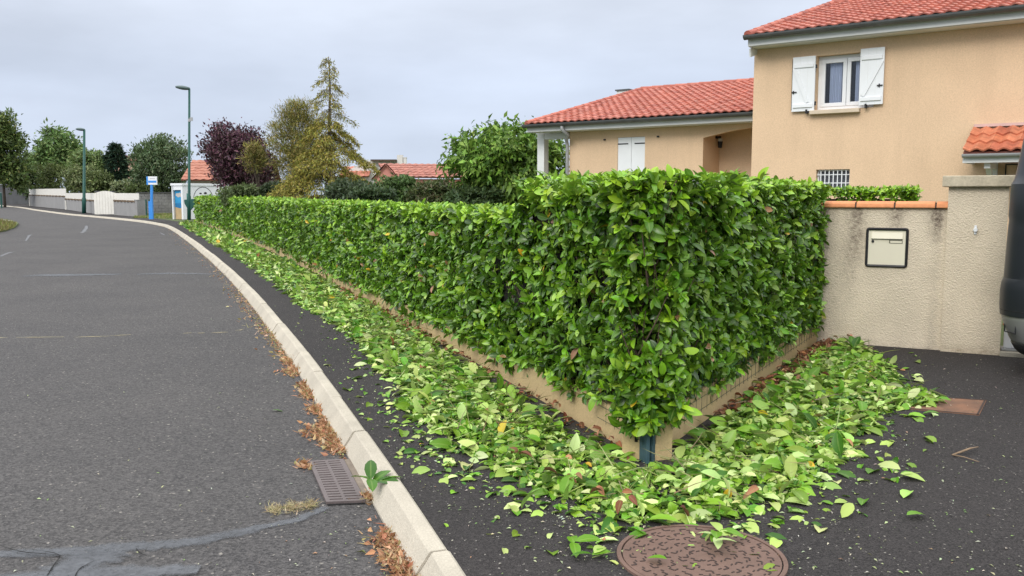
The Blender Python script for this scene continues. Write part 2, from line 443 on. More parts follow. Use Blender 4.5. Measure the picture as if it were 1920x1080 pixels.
def pal(n, cols, w, jit=0.18):
    cols = np.array(cols); w = np.array(w, float); w /= w.sum()
    c = cols[rng.choice(len(cols), n, p=w)]
    return np.clip(c * (1 + rng.normal(0, jit, (n, 1))) * (1 + rng.normal(0, jit * .35, (n, 3))), 0.002, 0.9)
_tab = rng.random((64, 64))
def vnoise(x, y, s=1.0, o=0):
    x = np.asarray(x) / s + 13.7 * (o + 1); y = np.asarray(y) / s + 7.3 * (o + 1)
    i = np.floor(x).astype(int); j = np.floor(y).astype(int); fx = x - i; fy = y - j
    fx = fx * fx * (3 - 2 * fx); fy = fy * fy * (3 - 2 * fy)
    g = lambda a, b: _tab[a % 64, b % 64]
    return (g(i, j) * (1 - fx) + g(i + 1, j) * fx) * (1 - fy) + (g(i, j + 1) * (1 - fx) + g(i + 1, j + 1) * fx) * fy
def inpoly(x, y, P):
    P = np.asarray(P); r = np.zeros(len(x), bool); j = len(P) - 1
    for i in range(len(P)):
        c = ((P[i, 1] > y) != (P[j, 1] > y)) & (x < (P[j, 0] - P[i, 0]) * (y - P[i, 1]) / (P[j, 1] - P[i, 1] + 1e-12) + P[i, 0])
        r ^= c; j = i
    return r
def edge_dist(x, y, P):
    P = np.asarray(P); d = np.full(len(x), 1e9)
    for i in range(len(P)):
        a = P[i]; b = P[(i + 1) % len(P)]; ab = b - a
        t = np.clip(((x - a[0]) * ab[0] + (y - a[1]) * ab[1]) / max(ab @ ab, 1e-9), 0, 1)
        d = np.minimum(d, np.hypot(x - a[0] - t * ab[0], y - a[1] - t * ab[1]))
    return d

# ------------------------------------------------------------------ plan of the place
C0 = at(1213, 866)                                  # outer corner of the hedge plinth
WL = at(1533, 640)                                  # foot of the mailbox wall at the hedge
WR = at(1766, 657)
PR = at(1874, 668)
WA = (WR - WL).normalized()                         # along the mailbox wall, to the right
WN = Vector((-WA.y, WA.x, 0))                       # away from the viewer
def S(Y):                                           # street side of the plinth
    q = Y - C0.y
    return Vector((C0.x - 0.365 * q - 0.0012 * q * q, Y, 0))
HEND = 47.5
kerb_px = [(870, 1080), (811, 986), (754, 905), (701, 827), (644, 750), (563, 641), (504, 570), (444, 510), (400, 475),
           (355, 444), (323, 425), (297, 418), (250, 411.5), (187, 405.5), (125, 400), (70, 393), (16, 386), (-90, 379)]
kp = [at(*p) for p in kerb_px]
d0 = (kp[0] - kp[2]).normalized()
kp = [kp[0] + d0 * 6] + kp
def catmull(P, n=8):
    out = []
    for i in range(len(P) - 1):
        p0 = P[max(i - 1, 0)]; p1 = P[i]; p2 = P[i + 1]; p3 = P[min(i + 2, len(P) - 1)]
        for k in range(n):
            t = k / n
            out.append(0.5 * ((2 * p1) + (p2 - p0) * t + (2 * p0 - 5 * p1 + 4 * p2 - p3) * t * t + (3 * p1 - p0 - 3 * p2 + p3) * t ** 3))
    return out + [P[-1]]
# light smoothing so the kerb is a clean sweep
for _ in range(2):
    kp = [kp[0]] + [(kp[i - 1] + kp[i] * 4 + kp[i + 1]) / 6 if i < 10 else kp[i] for i in range(1, len(kp) - 1)] + [kp[-1]]
KC = catmull(kp, 10)
ROADZ = -0.105
# ---- ground, road, footpath, kerb
mb = MB(); mb.face([(-1500, -300, -0.24), (1500, -300, -0.24), (1500, 2500, -0.24), (-1500, 2500, -0.24)])
struct(mb.build("terrain", M['terrain']))
mb = MB(); mb.face([(-260, -12, ROADZ), (6, -12, ROADZ), (6, 60, ROADZ), (-60, 150, ROADZ), (-260, 190, ROADZ)])
struct(mb.build("road", M['road']))
def poly_sheet(pts, z):
    mb = MB(); mb.face([(p[0], p[1], z) for p in pts])
    return mb
gk = [(p.x, p.y) for p in KC]
mb = poly_sheet(gk + [(-330, 160), (-330, 420), (330, 420), (330, -12)], -0.025)
o = mb.build("ground", M['ground']); struct(o)
bm = bmesh.new(); bm.from_mesh(o.data); bmesh.ops.triangulate(bm, faces=bm.faces); bm.to_mesh(o.data); bm.free()
hs = [S(y) for y in np.linspace(HEND + 2, C0.y, 40)]
near = [(p.x, p.y) for p in KC if p.y < HEND + 0.5 and p.x > -21]
inner = [(p.x + 0.05, p.y) for p in hs] + [(C0.x, C0.y)]
W_far = WL + WN * 0.1
mb = poly_sheet(near + inner + [(W_far.x - .1, W_far.y), (W_far.x + WA.x * 14, W_far.y + WA.y * 14 + 3), (16, -8)], 0.0)
o = mb.build("footpath", M['path']); struct(o)
bm = bmesh.new(); bm.from_mesh(o.data); bmesh.ops.triangulate(bm, faces=bm.faces); bm.to_mesh(o.data); bm.free()
far = [p for p in KC if not (p.y < HEND + 0.5 and p.x > -21)]
mb = MB()
for a, b in zip(far[:-1], far[1:]):
    da = Vector((0.35, 1, 0)).normalized() * (1.6 + 0.05 * (a.y - 45)); db = Vector((0.35, 1, 0)).normalized() * (1.6 + 0.05 * (b.y - 45))
    mb.face([(a.x, a.y, 0), (b.x, b.y, 0), (b.x + db.x, b.y + db.y, 0), (a.x + da.x, a.y + da.y, 0)])
mb.face([(far[0].x, far[0].y, 0), (far[0].x + .6, far[0].y + 1.6, 0), (S(HEND + 2).x + 1.5, HEND + 2.5, 0), (S(HEND + 2).x, HEND + 2, 0)])
struct(mb.build("footpath", M['path']))
# kerb stones, each about a metre, one swept profile with open joints
cum = [0.0]
for a, b in zip(KC[:-1], KC[1:]): cum.append(cum[-1] + (b - a).length)
cum = np.array(cum); kx = np.array([p.x for p in KC]); ky = np.array([p.y for p in KC])
def kpos(s): return np.array([np.interp(s, cum, kx), np.interp(s, cum, ky)])
def kframe(s):
    a = kpos(max(s - .15, 0)); b = kpos(min(s + .15, cum[-1])); t = (b - a) / np.linalg.norm(b - a)
    return kpos(s), t, np.array([-t[1], t[0]])          # left of travel = the road side
prof = [(0.0, -0.2), (0.0, 0.004), (0.012, 0.012), (0.072, 0.012), (0.082, 0.006), (0.148, -0.092), (0.154, -0.2)]
mb = MB(); s = 0.25
while s < cum[-1] - 1:
    Ls = 1.0 if s < 60 else 2.0
    g = 0.008; jz = random.uniform(-.004, .004); jo = random.uniform(-.006, .006); i0 = len(mb.v)
    st = np.linspace(s + g / 2, s + Ls - g / 2, 5)
    for q in st:
        p, t, n = kframe(q)
        for (u, z) in prof: mb.v.append((p[0] + n[0] * (u + jo), p[1] + n[1] * (u + jo), z + jz))
    k = len(prof)
    for r_ in range(4):
        for c in range(k - 1):
            mb.f.append((i0 + r_ * k + c, i0 + r_ * k + c + 1, i0 + (r_ + 1) * k + c + 1, i0 + (r_ + 1) * k + c)); mb.m.append(0)
    mb.f.append(tuple(i0 + c for c in range(k))); mb.m.append(0)
    mb.f.append(tuple(i0 + 4 * k + c for c in reversed(range(k)))); mb.m.append(0)
    s += Ls
struct(mb.build("kerb", M['kerb']))
# mortar bed filling the kerb joints, a little lower
mb = MB()
sv = np.arange(0.25, cum[-1] - 1, 0.5); i0 = 0; pr2 = [(0.004, -0.2), (0.004, -0.006), (0.076, -0.002), (0.141, -0.098), (0.147, -0.2)]
for q in sv:
    p, t, n = kframe(q)
    for (u, z) in pr2: mb.v.append((p[0] + n[0] * u, p[1] + n[1] * u, z))
for r_ in range(len(sv) - 1):
    for c in range(4):
        mb.f.append((r_ * 5 + c, r_ * 5 + c + 1, r_ * 5 + c + 6, r_ * 5 + c + 5)); mb.m.append(0)
struct(mb.build("kerb_joint", pmat("kerb joint mortar", (0.16, 0.14, 0.115), 0.95, 0.2, 9)))

# road repairs: sealed cracks and worn marks, thin sheets on the asphalt
def strip(px_pts, widths, name, mat, z=ROADZ + 0.004, wob=0.12, seed=0, n=12):
    rs = np.random.default_rng(seed)
    P = [at(x, y, z) for x, y in px_pts]; Q = catmull(P, n)
    W = np.interp(np.linspace(0, 1, len(Q)), np.linspace(0, 1, len(widths)), widths)
    mb = MB(); Lp = []; Rp = []
    for i, p in enumerate(Q):
        t = (Q[min(i + 1, len(Q) - 1)] - Q[max(i - 1, 0)]).normalized(); nn = Vector((-t.y, t.x, 0))
        f1 = 1 + wob * 5 * (float(vnoise(i * .9, seed * 3.1, 2.2, seed)) - .5) + rs.normal(0, wob * .35); f2 = 1 + wob * 5 * (float(vnoise(i * .9, seed * 5.3 + 9, 2.0, seed + 2)) - .5) + rs.normal(0, wob * .35)
        Lp.append(p + nn * W[i] * .5 * f1); Rp.append(p - nn * W[i] * .5 * f2)
    mb.c = []
    for i in range(len(Q)):
        for k, t in enumerate((0, .28, .72, 1)): mb.v.append(tuple(Lp[i].lerp(Rp[i], t))); e_ = (1.0 if k in (1, 2) else 0.0) * (1 if 0 < i < len(Q) - 1 else 0); mb.c.append((e_, e_, e_, 1))
    for i in range(len(Q) - 1):
        for k in range(3): mb.f.append((i * 4 + k, i * 4 + k + 1, i * 4 + k + 5, i * 4 + k + 4)); mb.m.append(0)
    return struct(mb.build(name, mat))
strip([(612, 950), (560, 972), (470, 993), (380, 1012), (290, 1022), (190, 1030), (90, 1036), (-60, 1042)], [.05, .09, .11, .13, .14, .16, .13, .12], "road_repair", M['seal'], seed=1)
strip([(215, 1030), (170, 1050), (130, 1075), (90, 1110)], [.26, .32, .34, .3], "road_repair", M['seal'], z=ROADZ + .007, seed=2)
strip([(375, 1068), (300, 1070), (200, 1075), (90, 1082), (-40, 1090)], [.10, .16, .19, .18, .16], "road_repair", M['seal'], z=ROADZ + .009, seed=3)
strip([(40, 518), (80, 516), (150, 515.5), (230, 513.5)], [.1, .6, .7, .3], "road_repair", M['seal'], seed=4)
strip([(255, 514), (320, 512.5), (400, 514)], [.3, .45, .2], "road_repair", M['seal'], seed=5)
strip([(154, 437), (161, 429), (162, 423)], [.20, .26, .14], "road_repair", M['mark'], seed=6)
strip([(48, 452), (54, 442), (60, 440)], [.10, .16, .10], "road_repair", M['mark'], seed=7)
strip([(0, 481), (16, 474), (29, 472)], [.10, .14, .08], "road_repair", M['mark'], seed=8)
strip([(300, 436), (309, 441)], [.10, .10], "road_repair", M['mark'], seed=10)
for i, (a, b, y0, y1) in enumerate([(-20, 14, 633, 632.5), (30, 120, 632.5, 631.5), (138, 205, 632, 630), (207, 246, 629, 627), (343, 360, 625, 624), (370, 384, 624.5, 624), (395, 428, 624, 622.5), (440, 456, 619, 617)]):
    strip([(a, y0), ((a + b) / 2, (y0 + y1) / 2 + random.uniform(-1, 1)), (b, y1)], [.008, .030, .010], "road_repair", M['straw_crack'], seed=20 + i, wob=.4)
for i, pts in enumerate([[(60, 1030), (110, 1040), (100, 1060), (85, 1085)], [(175, 1052), (150, 1066), (140, 1082)], [(0, 1022), (40, 1034), (110, 1040)], [(255, 1028), (262, 1036), (275, 1042)]]):
    strip(pts, [.003, .007, .003], "road_crack", M['black'], z=ROADZ + .013, seed=50 + i, wob=.3)

# ------------------------------------------------------------------ plinth under the hedge, wire fence, corner post
D2 = (WL - C0); D2.z = 0; L2 = D2.length; D2.normalize()
N2 = Vector((D2.y, -D2.x, 0))                      # outwards, towards the driveway
plinth = thing("low_wall", "low beige concrete plinth running under the clipped laurel hedge", "low wall", C0)
mb = MB()
ys = np.linspace(C0.y, HEND, 30)
for a, b in zip(ys[:-1], ys[1:]):
    A = S(a); B = S(b); t = (B - A).normalized(); n = Vector((t.y, -t.x, 0))     # inwards
    i = len(mb.v)
    for P in (A, B):
        for (u, z) in ((0, -.05), (0, .20), (.012, .212), (.16, .212), (.16, -.05)): mb.v.append(tuple(P + n * u + Vector((0, 0, z))))
    for c in range(4): mb.f.append((i + c, i + c + 1, i + c + 6, i + c + 5)); mb.m.append(0)
    mb.f.append((i, i + 1, i + 2, i + 3, i + 4)); mb.m.append(0); mb.f.append((i + 5, i + 9, i + 8, i + 7, i + 6)); mb.m.append(0)
mb.build("street_side", M['plinth'], plinth)
mb = MB()
P0 = C0 + D2 * 0.02; P1 = WL - D2 * 0.05
i = len(mb.v)
for P in (P0, P1):
    for (u, z) in ((0, -.05), (0, .205), (.012, .217), (.16, .217), (.16, -.05)): mb.v.append(tuple(P - N2 * u + Vector((0, 0, z))))
for c in range(4): mb.f.append((i + c, i + c + 1, i + c + 6, i + c + 5)); mb.m.append(0)
mb.f.append((i, i + 1, i + 2, i + 3, i + 4)); mb.m.append(0); mb.f.append((i + 5, i + 9, i + 8, i + 7, i + 6)); mb.m.append(0)
mb.build("driveway_side", M['plinth'], plinth)
# fence
fence = thing("wire_fence", "thin dark wire mesh fence and blue green corner post under the laurel hedge", "fence", C0)
bis = ((C0 - S(C0.y + 1)).normalized() + (C0 - WL).normalized()).normalized()
mb = MB(); pc = C0 + bis * 0.03
ax = (D2, Vector((-D2.y, D2.x, 0)), Vector((0, 0, 1)))
a1 = (S(C0.y + 1) - C0).normalized(); 
# corner post: an angle of two boards meeting at the corner
mb.box(C0 + a1 * 0.035 + bis * 0.035 + Vector((0, 0, .155)), (0.085, 0.022, 0.41), (a1, Vector((-a1.y, a1.x, 0)), (0, 0, 1)))
mb.box(C0 + D2 * 0.06 + N2 * 0.022 + Vector((0, 0, .155)), (0.105, 0.022, 0.41), (D2, N2, (0, 0, 1)))
mb.tube([C0 + bis * 0.012 + Vector((0, 0, -.05)), C0 + bis * 0.012 + Vector((0, 0, .33))], 0.016, 8)
mb.build("post", M['post'], fence, label="short weathered blue green corner post", bevel=0.004)
for q in ():
    mb = MB(); mb.box(C0 + D2 * q + N2 * 0.02 + Vector((0, 0, .6)), (0.035, 0.03, 1.3), (D2, N2, (0, 0, 1))); mb.build("post", M['wire'], fence)
for Y in ():
    A = S(Y); n = Vector((-.94, -.35, 0)); mb = MB(); mb.tube([A + n * .02 + Vector((0, 0, 0)), A + n * .02 + Vector((0, 0, 1.2))], .018, 6); mb.build("post", M['wire'], fence)
mb = MB()
def wires(fn, L, nrm, step=0.11):
    q = 0.0
    while q < L:
        p = fn(q) + nrm * 0.028
        if q < 6: mb.tube([p + Vector((0, 0, .10)), p + Vector((0, 0, .42))], 0.0016, 4, cap=False)
        q += step
    for z in (.12, .20, .28):
        mb.tube([fn(q) + nrm * 0.030 + Vector((0, 0, z)) for q in np.linspace(0, L, 12)], 0.0017, 4, cap=False)
wires(lambda q: C0 + D2 * q, L2 - .1, N2)
wires(lambda q: S(C0.y + q), 0.55, Vector((-.94, -.35, 0)))
mb.build("wire_mesh", M['wire'], fence)

# ------------------------------------------------------------------ clipped laurel hedges
LAUREL = [(0.075, 0.185, 0.008), (0.112, 0.250, 0.010), (0.165, 0.325, 0.016), (0.036, 0.100, 0.008), (0.25, 0.42, 0.06), (0.60, 0.40, 0.02), (0.36, 0.17, 0.08)]
LW = [30, 30, 18, 18, 7, 0.4, 0.5]
FRESH = [(0.21, 0.39, 0.014), (0.27, 0.46, 0.02), (0.14, 0.30, 0.012), (0.34, 0.52, 0.05)]
def shoots(P, sd, size, fresh_p, young=None):
    """whorls of leaves round shoot tips"""
    ns = len(P); m = rng.integers(4, 8, ns); k = np.repeat(np.arange(ns), m); n = len(k)
    first = np.concatenate([[0], np.cumsum(m)[:-1]]); idx = np.arange(n) - first[k]
    ref = unit(np.cross(sd, rdir(ns))); bi = np.cross(sd, ref)
    phi = (idx * 2.4 + rng.random(ns)[k] * 6.3 + rng.normal(0, .3, n))[:, None]
    th = (np.clip(rng.normal(1.05, .32, n), .25, 1.65))[:, None]
    rad = ref[k] * np.cos(phi) + bi[k] * np.sin(phi); S_ = sd[k]
    tip = unit(S_ * np.cos(th) + rad * np.sin(th) + np.array([[0, 0, -.12]]) + rdir(n) * .12)
    nr = unit(S_ * np.sin(th) - rad * np.cos(th) + rdir(n) * .28)
    pos = P[k] - S_ * (.045 * rng.random((n, 1)) ** 1.0) * (size / .09)
    c = pal(n, LAUREL, LW, .20); tone = rng.normal(1, .16, ns)[k][:, None]
    fr = pal(n, FRESH, [3, 3, 2, 1], .15); c = np.where((rng.random(ns) < fresh_p)[k][:, None], fr, c * tone)
    return pos, tip, nr, size * (.55 + .75 * rng.random(n)) * rng.uniform(.75, 1.2, ns)[k], np.clip(c, .003, .8)
def hedge_face(fn, L, nrm_fn, z0, z1, dens, size, depth=0.13, dist_fn=None, seed=0, bulge=0.0, hole=0.30, tz0=None):
    """leaf data on a vertical hedge face: fn(s) -> plan point on the face line"""
    n = int(L * (z1 - z0) * dens / 5.0); s_ = rng.random(n) * L; z = z0 + (z1 - z0) * rng.random(n)
    keep = z > z0 + 0.10 * vnoise(s_, s_ * 0, .22, seed)
    h1 = vnoise(s_, z, .13, seed + 3); h2 = vnoise(s_, z, .5, seed + 9)
    keep &= ~(((h1 * .6 + h2 * .4) < hole) & (rng.random(n) < .86) & (z < z1 - .10))
    s_, z = s_[keep], z[keep]; n = len(s_)
    P = np.array([tuple(fn(q)) for q in s_]); Nn = np.array([tuple(nrm_fn(q)) for q in s_])
    dep = .035 + depth * rng.random(n) ** 1.15 + .03 * (vnoise(s_, z, .5, seed + 5) - .5)
    P = P - Nn * dep[:, None]; P[:, 2] = z - .02
    up = np.array([[0, 0, 1.0]]); zf = np.clip((z - (z1 - .16)) / .16, 0, 1)[:, None]
    sd = unit(Nn * (.8 - .3 * zf) + up * (.40 + .5 * zf) + rdir(n) * .65)
    return shoots(P, sd, size, .12 + .70 * zf[:, 0])
def hedge_top(fn, L, nrm_fn, width, z1, dens, size, seed=0):
    n = int(L * width * dens / 5.0); s_ = rng.random(n) * L; w = .03 + rng.random(n) ** 1.25 * width
    P = np.array([tuple(fn(q)) for q in s_]); Nn = np.array([tuple(nrm_fn(q)) for q in s_])
    P = P - Nn * w[:, None]
    P[:, 2] = z1 - .055 + np.minimum(.025 * rng.normal(size=n), .02) + .02 * (vnoise(s_, w, .35, seed) - .5)
    sd = unit(np.array([[0, 0, 1.0]]) * .8 + rdir(n) * .5 + Nn * .15)
    return shoots(P, sd, size, .82 + 0 * w)
def twigs(fn, L, nrm_fn, z0, z1, n, depth=.16):
    mb = MB()
    for _ in range(n):
        q = random.random() * L; p = Vector(fn(q)); nn = Vector(nrm_fn(q)); z = random.uniform(z0, z1 - .25)
        st = p - nn * (depth + random.uniform(0, .12)) + Vector((0, 0, z))
        tn = Vector((-nn.y, nn.x, 0)); ln = random.uniform(.15, .45)
        ln = min(ln, z1 - .06 - z); en = st + Vector((0, 0, ln)) + tn * random.uniform(-.16, .16) + nn * random.uniform(.03, .14)
        mid = (st + en) / 2 + tn * random.uniform(-.03, .03)
        r = random.uniform(.002, .006)
        mb.tube([st, mid, en], [r * 1.3, r, r * .6], 5, cap=False)
    return mb
YT = 6.72                                             # where the tall part steps down
a_s = (S(YT) - C0); a_s.z = 0
NS = Vector((a_s.normalized().y * -1, a_s.normalized().x, 0)); NS = NS if NS.x < 0 else -NS
def nS(Y):
    t = (S(Y + .2) - S(Y - .2)).normalized(); v = Vector((-t.y, t.x, 0)); return v if v.x < 0 else -v
HZ = 0.22
OUT = 0.085
# path of the tall hedge: street line from YT back to the corner (rounded), then along the driveway
def tall_path():
    r = .12; pts = [S(YT) + NS * OUT]
    c_in = C0 + (-NS - N2).normalized() * r * 1.3
    pts.append(C0 + a_s.normalized() * .22 + NS * OUT)
    for k in range(1, 6):
        t = k / 6; v = (NS * (1 - t) + N2 * t).normalized()
        pts.append(c_in + v * (r * 1.6 + OUT + .02))
    pts.append(C0 + D2 * .22 + N2 * OUT)
    pts.append(WL - D2 * .03 + N2 * OUT)
    return pts
TP = tall_path(); tc_ = [0.0]
for a, b in zip(TP[:-1], TP[1:]): tc_.append(tc_[-1] + (b - a).length)
TLn = tc_[-1]
def tfn(s):
    k = int(np.clip(np.searchsorted(tc_, s) - 1, 0, len(TP) - 2)); t = (s - tc_[k]) / (tc_[k + 1] - tc_[k]); return TP[k] + (TP[k + 1] - TP[k]) * t
def tnr(s):
    a = tfn(max(s - .12, 0)); b = tfn(min(s + .12, TLn)); t = (b - a).normalized()
    return Vector((t.y, -t.x, 0))
tall = thing("clipped_hedge", "tall dense glossy laurel hedge wrapping the acute street corner, reaching the mailbox wall", "hedge", C0)
ZT = 1.635
parts = [hedge_face(tfn, TLn, tnr, HZ - .05, ZT - .045, 3300, .073, .17, seed=1, hole=.37) + (TL,),
         hedge_top(tfn, TLn, tnr, .75, ZT - .005, 2100, .063, seed=2) + (TL,)]
eN = a_s.normalized()                                  # the step face looking along the low hedge
efn = lambda s: S(YT) + NS * OUT + eN * .0 - NS * s
parts.append(hedge_face(efn, .8, lambda s: eN, 1.30, ZT - .02, 1000, .09, .08, seed=4) + (TL,))
leaves("foliage", parts, M['laurel'], tall)
inn = lambda s, k: tfn(s) - tnr(s) * k
mb = twigs(tfn, TLn, tnr, HZ - .05, ZT, 900); mb.build("twigs", M['twig'], tall, smooth=True, recalc=False)
# near-black core: shade inside the hedge put into its colour
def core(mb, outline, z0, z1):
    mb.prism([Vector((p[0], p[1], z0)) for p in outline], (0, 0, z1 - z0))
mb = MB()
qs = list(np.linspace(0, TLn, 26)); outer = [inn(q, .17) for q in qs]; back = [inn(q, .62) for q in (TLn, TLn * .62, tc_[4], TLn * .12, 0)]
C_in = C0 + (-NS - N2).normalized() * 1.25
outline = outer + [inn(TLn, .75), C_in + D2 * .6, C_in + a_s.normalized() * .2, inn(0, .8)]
core(mb, outline, .1, ZT - .14); mb.build("shade_core", M['core'], tall)

low = thing("clipped_hedge", "long low clipped laurel hedge running along the footpath towards the lamp post", "hedge", S(YT))
ZL = 1.41
def lfn(s): return S(YT + s) + nS(YT + s) * OUT
def lnr(s): return nS(YT + s)
parts = []; segs = [(0, 4, 2500, .078, TL), (4, 9, 2300, .079, TL), (9, 17, 1400, .095, TM), (17, 27, 700, .13, TM), (27, HEND - YT, 380, .17, TM)]
for k, (a, b, dn, sz, T) in enumerate(segs):
    f = lambda s, a=a: lfn(a + s); g = lambda s, a=a: lnr(a + s); L = (b - a) * 1.075
    f = lambda s, a=a: lfn(a + s / 1.075); g = lambda s, a=a: lnr(a + s / 1.075)
    parts.append(hedge_face(f, L, g, HZ - .10, ZL - .045, dn, sz, .14, seed=20 + k, hole=.34 if k < 2 else .27) + (T,))
    parts.append(hedge_top(f, L, g, .8, ZL - .015, dn * .55, sz * .9, seed=30 + k) + (T,))
E0 = lfn(HEND - YT); tE = (S(HEND) - S(HEND - 1)).normalized()
parts.append(hedge_face(lambda s: E0 - lnr(HEND - YT) * s, .9, lambda s: tE, HZ, ZL, 170, .23, .1, seed=44) + (TM,))
leaves("foliage", parts, M['laurel'], low)
mb = twigs(lfn, 11, lnr, HZ - .05, ZL, 700); mb.build("twigs", M['twig'], low, smooth=True, recalc=False)
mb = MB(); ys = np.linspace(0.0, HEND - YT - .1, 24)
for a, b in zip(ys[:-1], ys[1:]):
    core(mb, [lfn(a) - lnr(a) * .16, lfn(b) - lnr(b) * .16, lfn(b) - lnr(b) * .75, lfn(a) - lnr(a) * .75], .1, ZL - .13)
mb.build("shade_core", M['core'], low)
# hedge behind the mailbox wall
BH0 = WL + WN * 1.0 + WA * -0.3; BHe = hit(1722, 360, WL + WN * 1.35, WN); BHe.z = 0
bl = (BHe - BH0).dot(WA)
backh = thing("clipped_hedge", "short darker hedge end showing above the orange coping behind the mailbox wall", "hedge", BH0)
bfn = lambda s: BH0 + WA * s
parts = [hedge_face(bfn, bl, lambda s: -WN, .9, 1.57, 2600, .06, .12, seed=61) + (TL,), hedge_top(bfn, bl, lambda s: -WN, .8, 1.60, 2600, .055, seed=62) + (TL,),
         hedge_face(lambda s: BH0 + WA * bl + WN * s, .8, lambda s: WA, .9, 1.57, 2400, .06, .1, seed=63) + (TL,)]
leaves("foliage", parts, M['laurel'], backh)
mb = MB(); core(mb, [BH0 + WN * .14, BH0 + WA * (bl - .14) + WN * .14, BH0 + WA * (bl - .14) + WN * .7, BH0 + WN * .7], -.02, 1.45); mb.build("shade_core", M['core'], backh)

# ------------------------------------------------------------------ clippings on the ground
poly_px = [(335, 419), (385, 447), (440, 482), (500, 525), (560, 572), (625, 612), (665, 640), (690, 680), (728, 705), (745, 742), (728, 770), (800, 800),
           (830, 850), (885, 880), (930, 900), (985, 925), (1050, 935), (1100, 960), (1150, 985), (1250, 985), (1330, 985), (1400, 965), (1480, 935), (1530, 905), (1590, 860), (1640, 815), (1640, 785),
           (1755, 762), (1765, 742), (1700, 722), (1672, 680), (1625, 655), (1580, 640), (1535, 652), (1460, 700), (1380, 770), (1300, 825), (1240, 872), (1185, 876), (1105, 832), (1008, 766), (898, 692), (790, 621), (662, 552), (547, 492), (442, 446), (365, 417)]
PG = np.array([(at(x, y).x, at(x, y).y) for x, y in poly_px])
PD = np.concatenate([np.linspace(PG[i], PG[(i + 1) % len(PG)], 40) for i in range(len(PG))])
parts = []
CLIP = [(0.33, 0.48, 0.10), (0.43, 0.56, 0.17), (0.20, 0.37, 0.03), (0.11, 0.27, 0.016), (0.042, 0.135, 0.010), (0.55, 0.65, 0.28), (0.60, 0.42, 0.03), (0.42, 0.19, 0.09)]
CW = [22, 17, 26, 22, 15, 9, .5, .6]
TC = T_laurel(.50, .10, .34)
def T_cut():
    v, f, q = T_laurel(.55, .12, .45); v = v.copy(); v[12:15, 1] = [.78, .74, .82]; v[15, 1] = .70; v[16, 1] = .62; v[17, 1] = .78; v[15, 0] = -.09; v[17, 0] = .10
    return v * np.array([1.15, .75, 1]), f, q
TCC = T_cut()
def clip_band(y0, y1, dens, size, T, pile):
    sel = PD[(PD[:, 1] > y0 - .5) & (PD[:, 1] < y1 + .5)]
    lo = sel.min(0); hi = sel.max(0); n = int((hi[0] - lo[0]) * (y1 - y0) * dens)
    x = lo[0] + (hi[0] - lo[0]) * rng.random(n); y = y0 + (y1 - y0) * rng.random(n)
    k = inpoly(x, y, PG); x, y = x[k], y[k]
    d = edge_dist(x, y, PG); nz = vnoise(x, y, .30, 3) * .6 + vnoise(x, y, .11, 4) * .4
    k = (nz < .40 + d * 4.5) & ~((nz > .80) & (rng.random(len(x)) < .5)); x, y, d, nz = x[k], y[k], d[k], nz[k]; n = len(x)
    hgt = np.clip(d * .5, 0, 1) * (.25 + .75 * vnoise(x, y, .35, 8)) * pile
    z = .008 + hgt * rng.random(n) ** .7
    tl = .20 + .38 * rng.random((n, 1)); tip = rdir(n); tip[:, 2] *= .32; tip[:, 2] += .04
    nr = unit(np.array([[0, 0, 1.0]]) + rdir(n) * tl * 1.7)
    c = pal(n, CLIP, CW, .16)
    return np.c_[x, y, z], unit(tip), nr, size * (.45 + .85 * rng.random(n) ** 1.4), c, T
parts.append(clip_band(2.6, 7.2, 760, .112, TC, .12)); parts.append(clip_band(2.6, 7.2, 800, .075, TCC, .12))
parts.append(clip_band(7.2, 13, 640, .112, TC, .13)); parts.append(clip_band(7.2, 13, 520, .08, TCC, .13))
parts.append(clip_band(13, 25, 430, .15, TM, .13))
parts.append(clip_band(25, 52, 200, .22, TM, .15))
STK = T_blade(.035)
for (y0, y1, nn) in ((2.8, 7.2, 420), (7.2, 13, 420)):
    P_ = []
    while len(P_) < nn:
        q = random.choice(PD); x, y = q[0] + random.uniform(-.9, .9), random.uniform(y0, y1)
        if inpoly(np.array([x]), np.array([y]), PG)[0]: P_.append((x, y, .03 + .09 * random.random()))
    P_ = np.array(P_); tp = rdir(nn); tp[:, 2] = tp[:, 2] * .3 + .12
    parts.append((P_, unit(tp), rdir(nn), .15 * (.5 + rng.random(nn)), pal(nn, [(0.20, 0.15, 0.08), (0.28, 0.30, 0.11), (0.12, 0.08, 0.05)], [2, 2, 1]), STK))
# loose leaves thinning out from the pile
def loose(n, px_box, size, cols, w, T, fall=0.35):
    P = []
    while len(P) < n:
        x, y = random.uniform(px_box[0], px_box[2]), random.uniform(px_box[1], px_box[3]); p = at(x, y)
        d = edge_dist(np.array([p.x]), np.array([p.y]), PG)[0]
        if not inpoly(np.array([p.x]), np.array([p.y]), PG)[0] and random.random() < math.exp(-d / fall) and on_path(p): P.append((p.x, p.y, .006))
    P = np.array(P); n = len(P); tip = rdir(n); tip[:, 2] *= .12
    nr = unit(np.array([[0, 0, 1.0]]) + rdir(n) * .4)
    return P, unit(tip), nr, size * (.4 + 1.1 * rng.random(n) ** 2), pal(n, cols, w, .2), T
KX = np.array([p.x for p in KC if p.y < 48]); KY = np.array([p.y for p in KC if p.y < 48]); srt = np.argsort(KY)
def on_path(p):
    if p.y < C0.y: ok = True
    else:
        ok = p.x < S(p.y).x - .06 or (p - C0).dot(N2) > .06
    return ok and p.x > np.interp(p.y, KY[srt], KX[srt]) + .03 and (p - WL).dot(WN) < -.03
parts.append(loose(420, (600, 600, 1750, 1075), .095, CLIP, CW, TC, .13))
parts.append(loose(170, (480, 500, 900, 900), .05, CLIP, CW, TC, .22))
tag(leaves("leaf_clippings", parts, M['clip']), "carpet of fresh cut laurel leaves heaped along the foot of the hedge", "leaf clippings", kind="stuff")
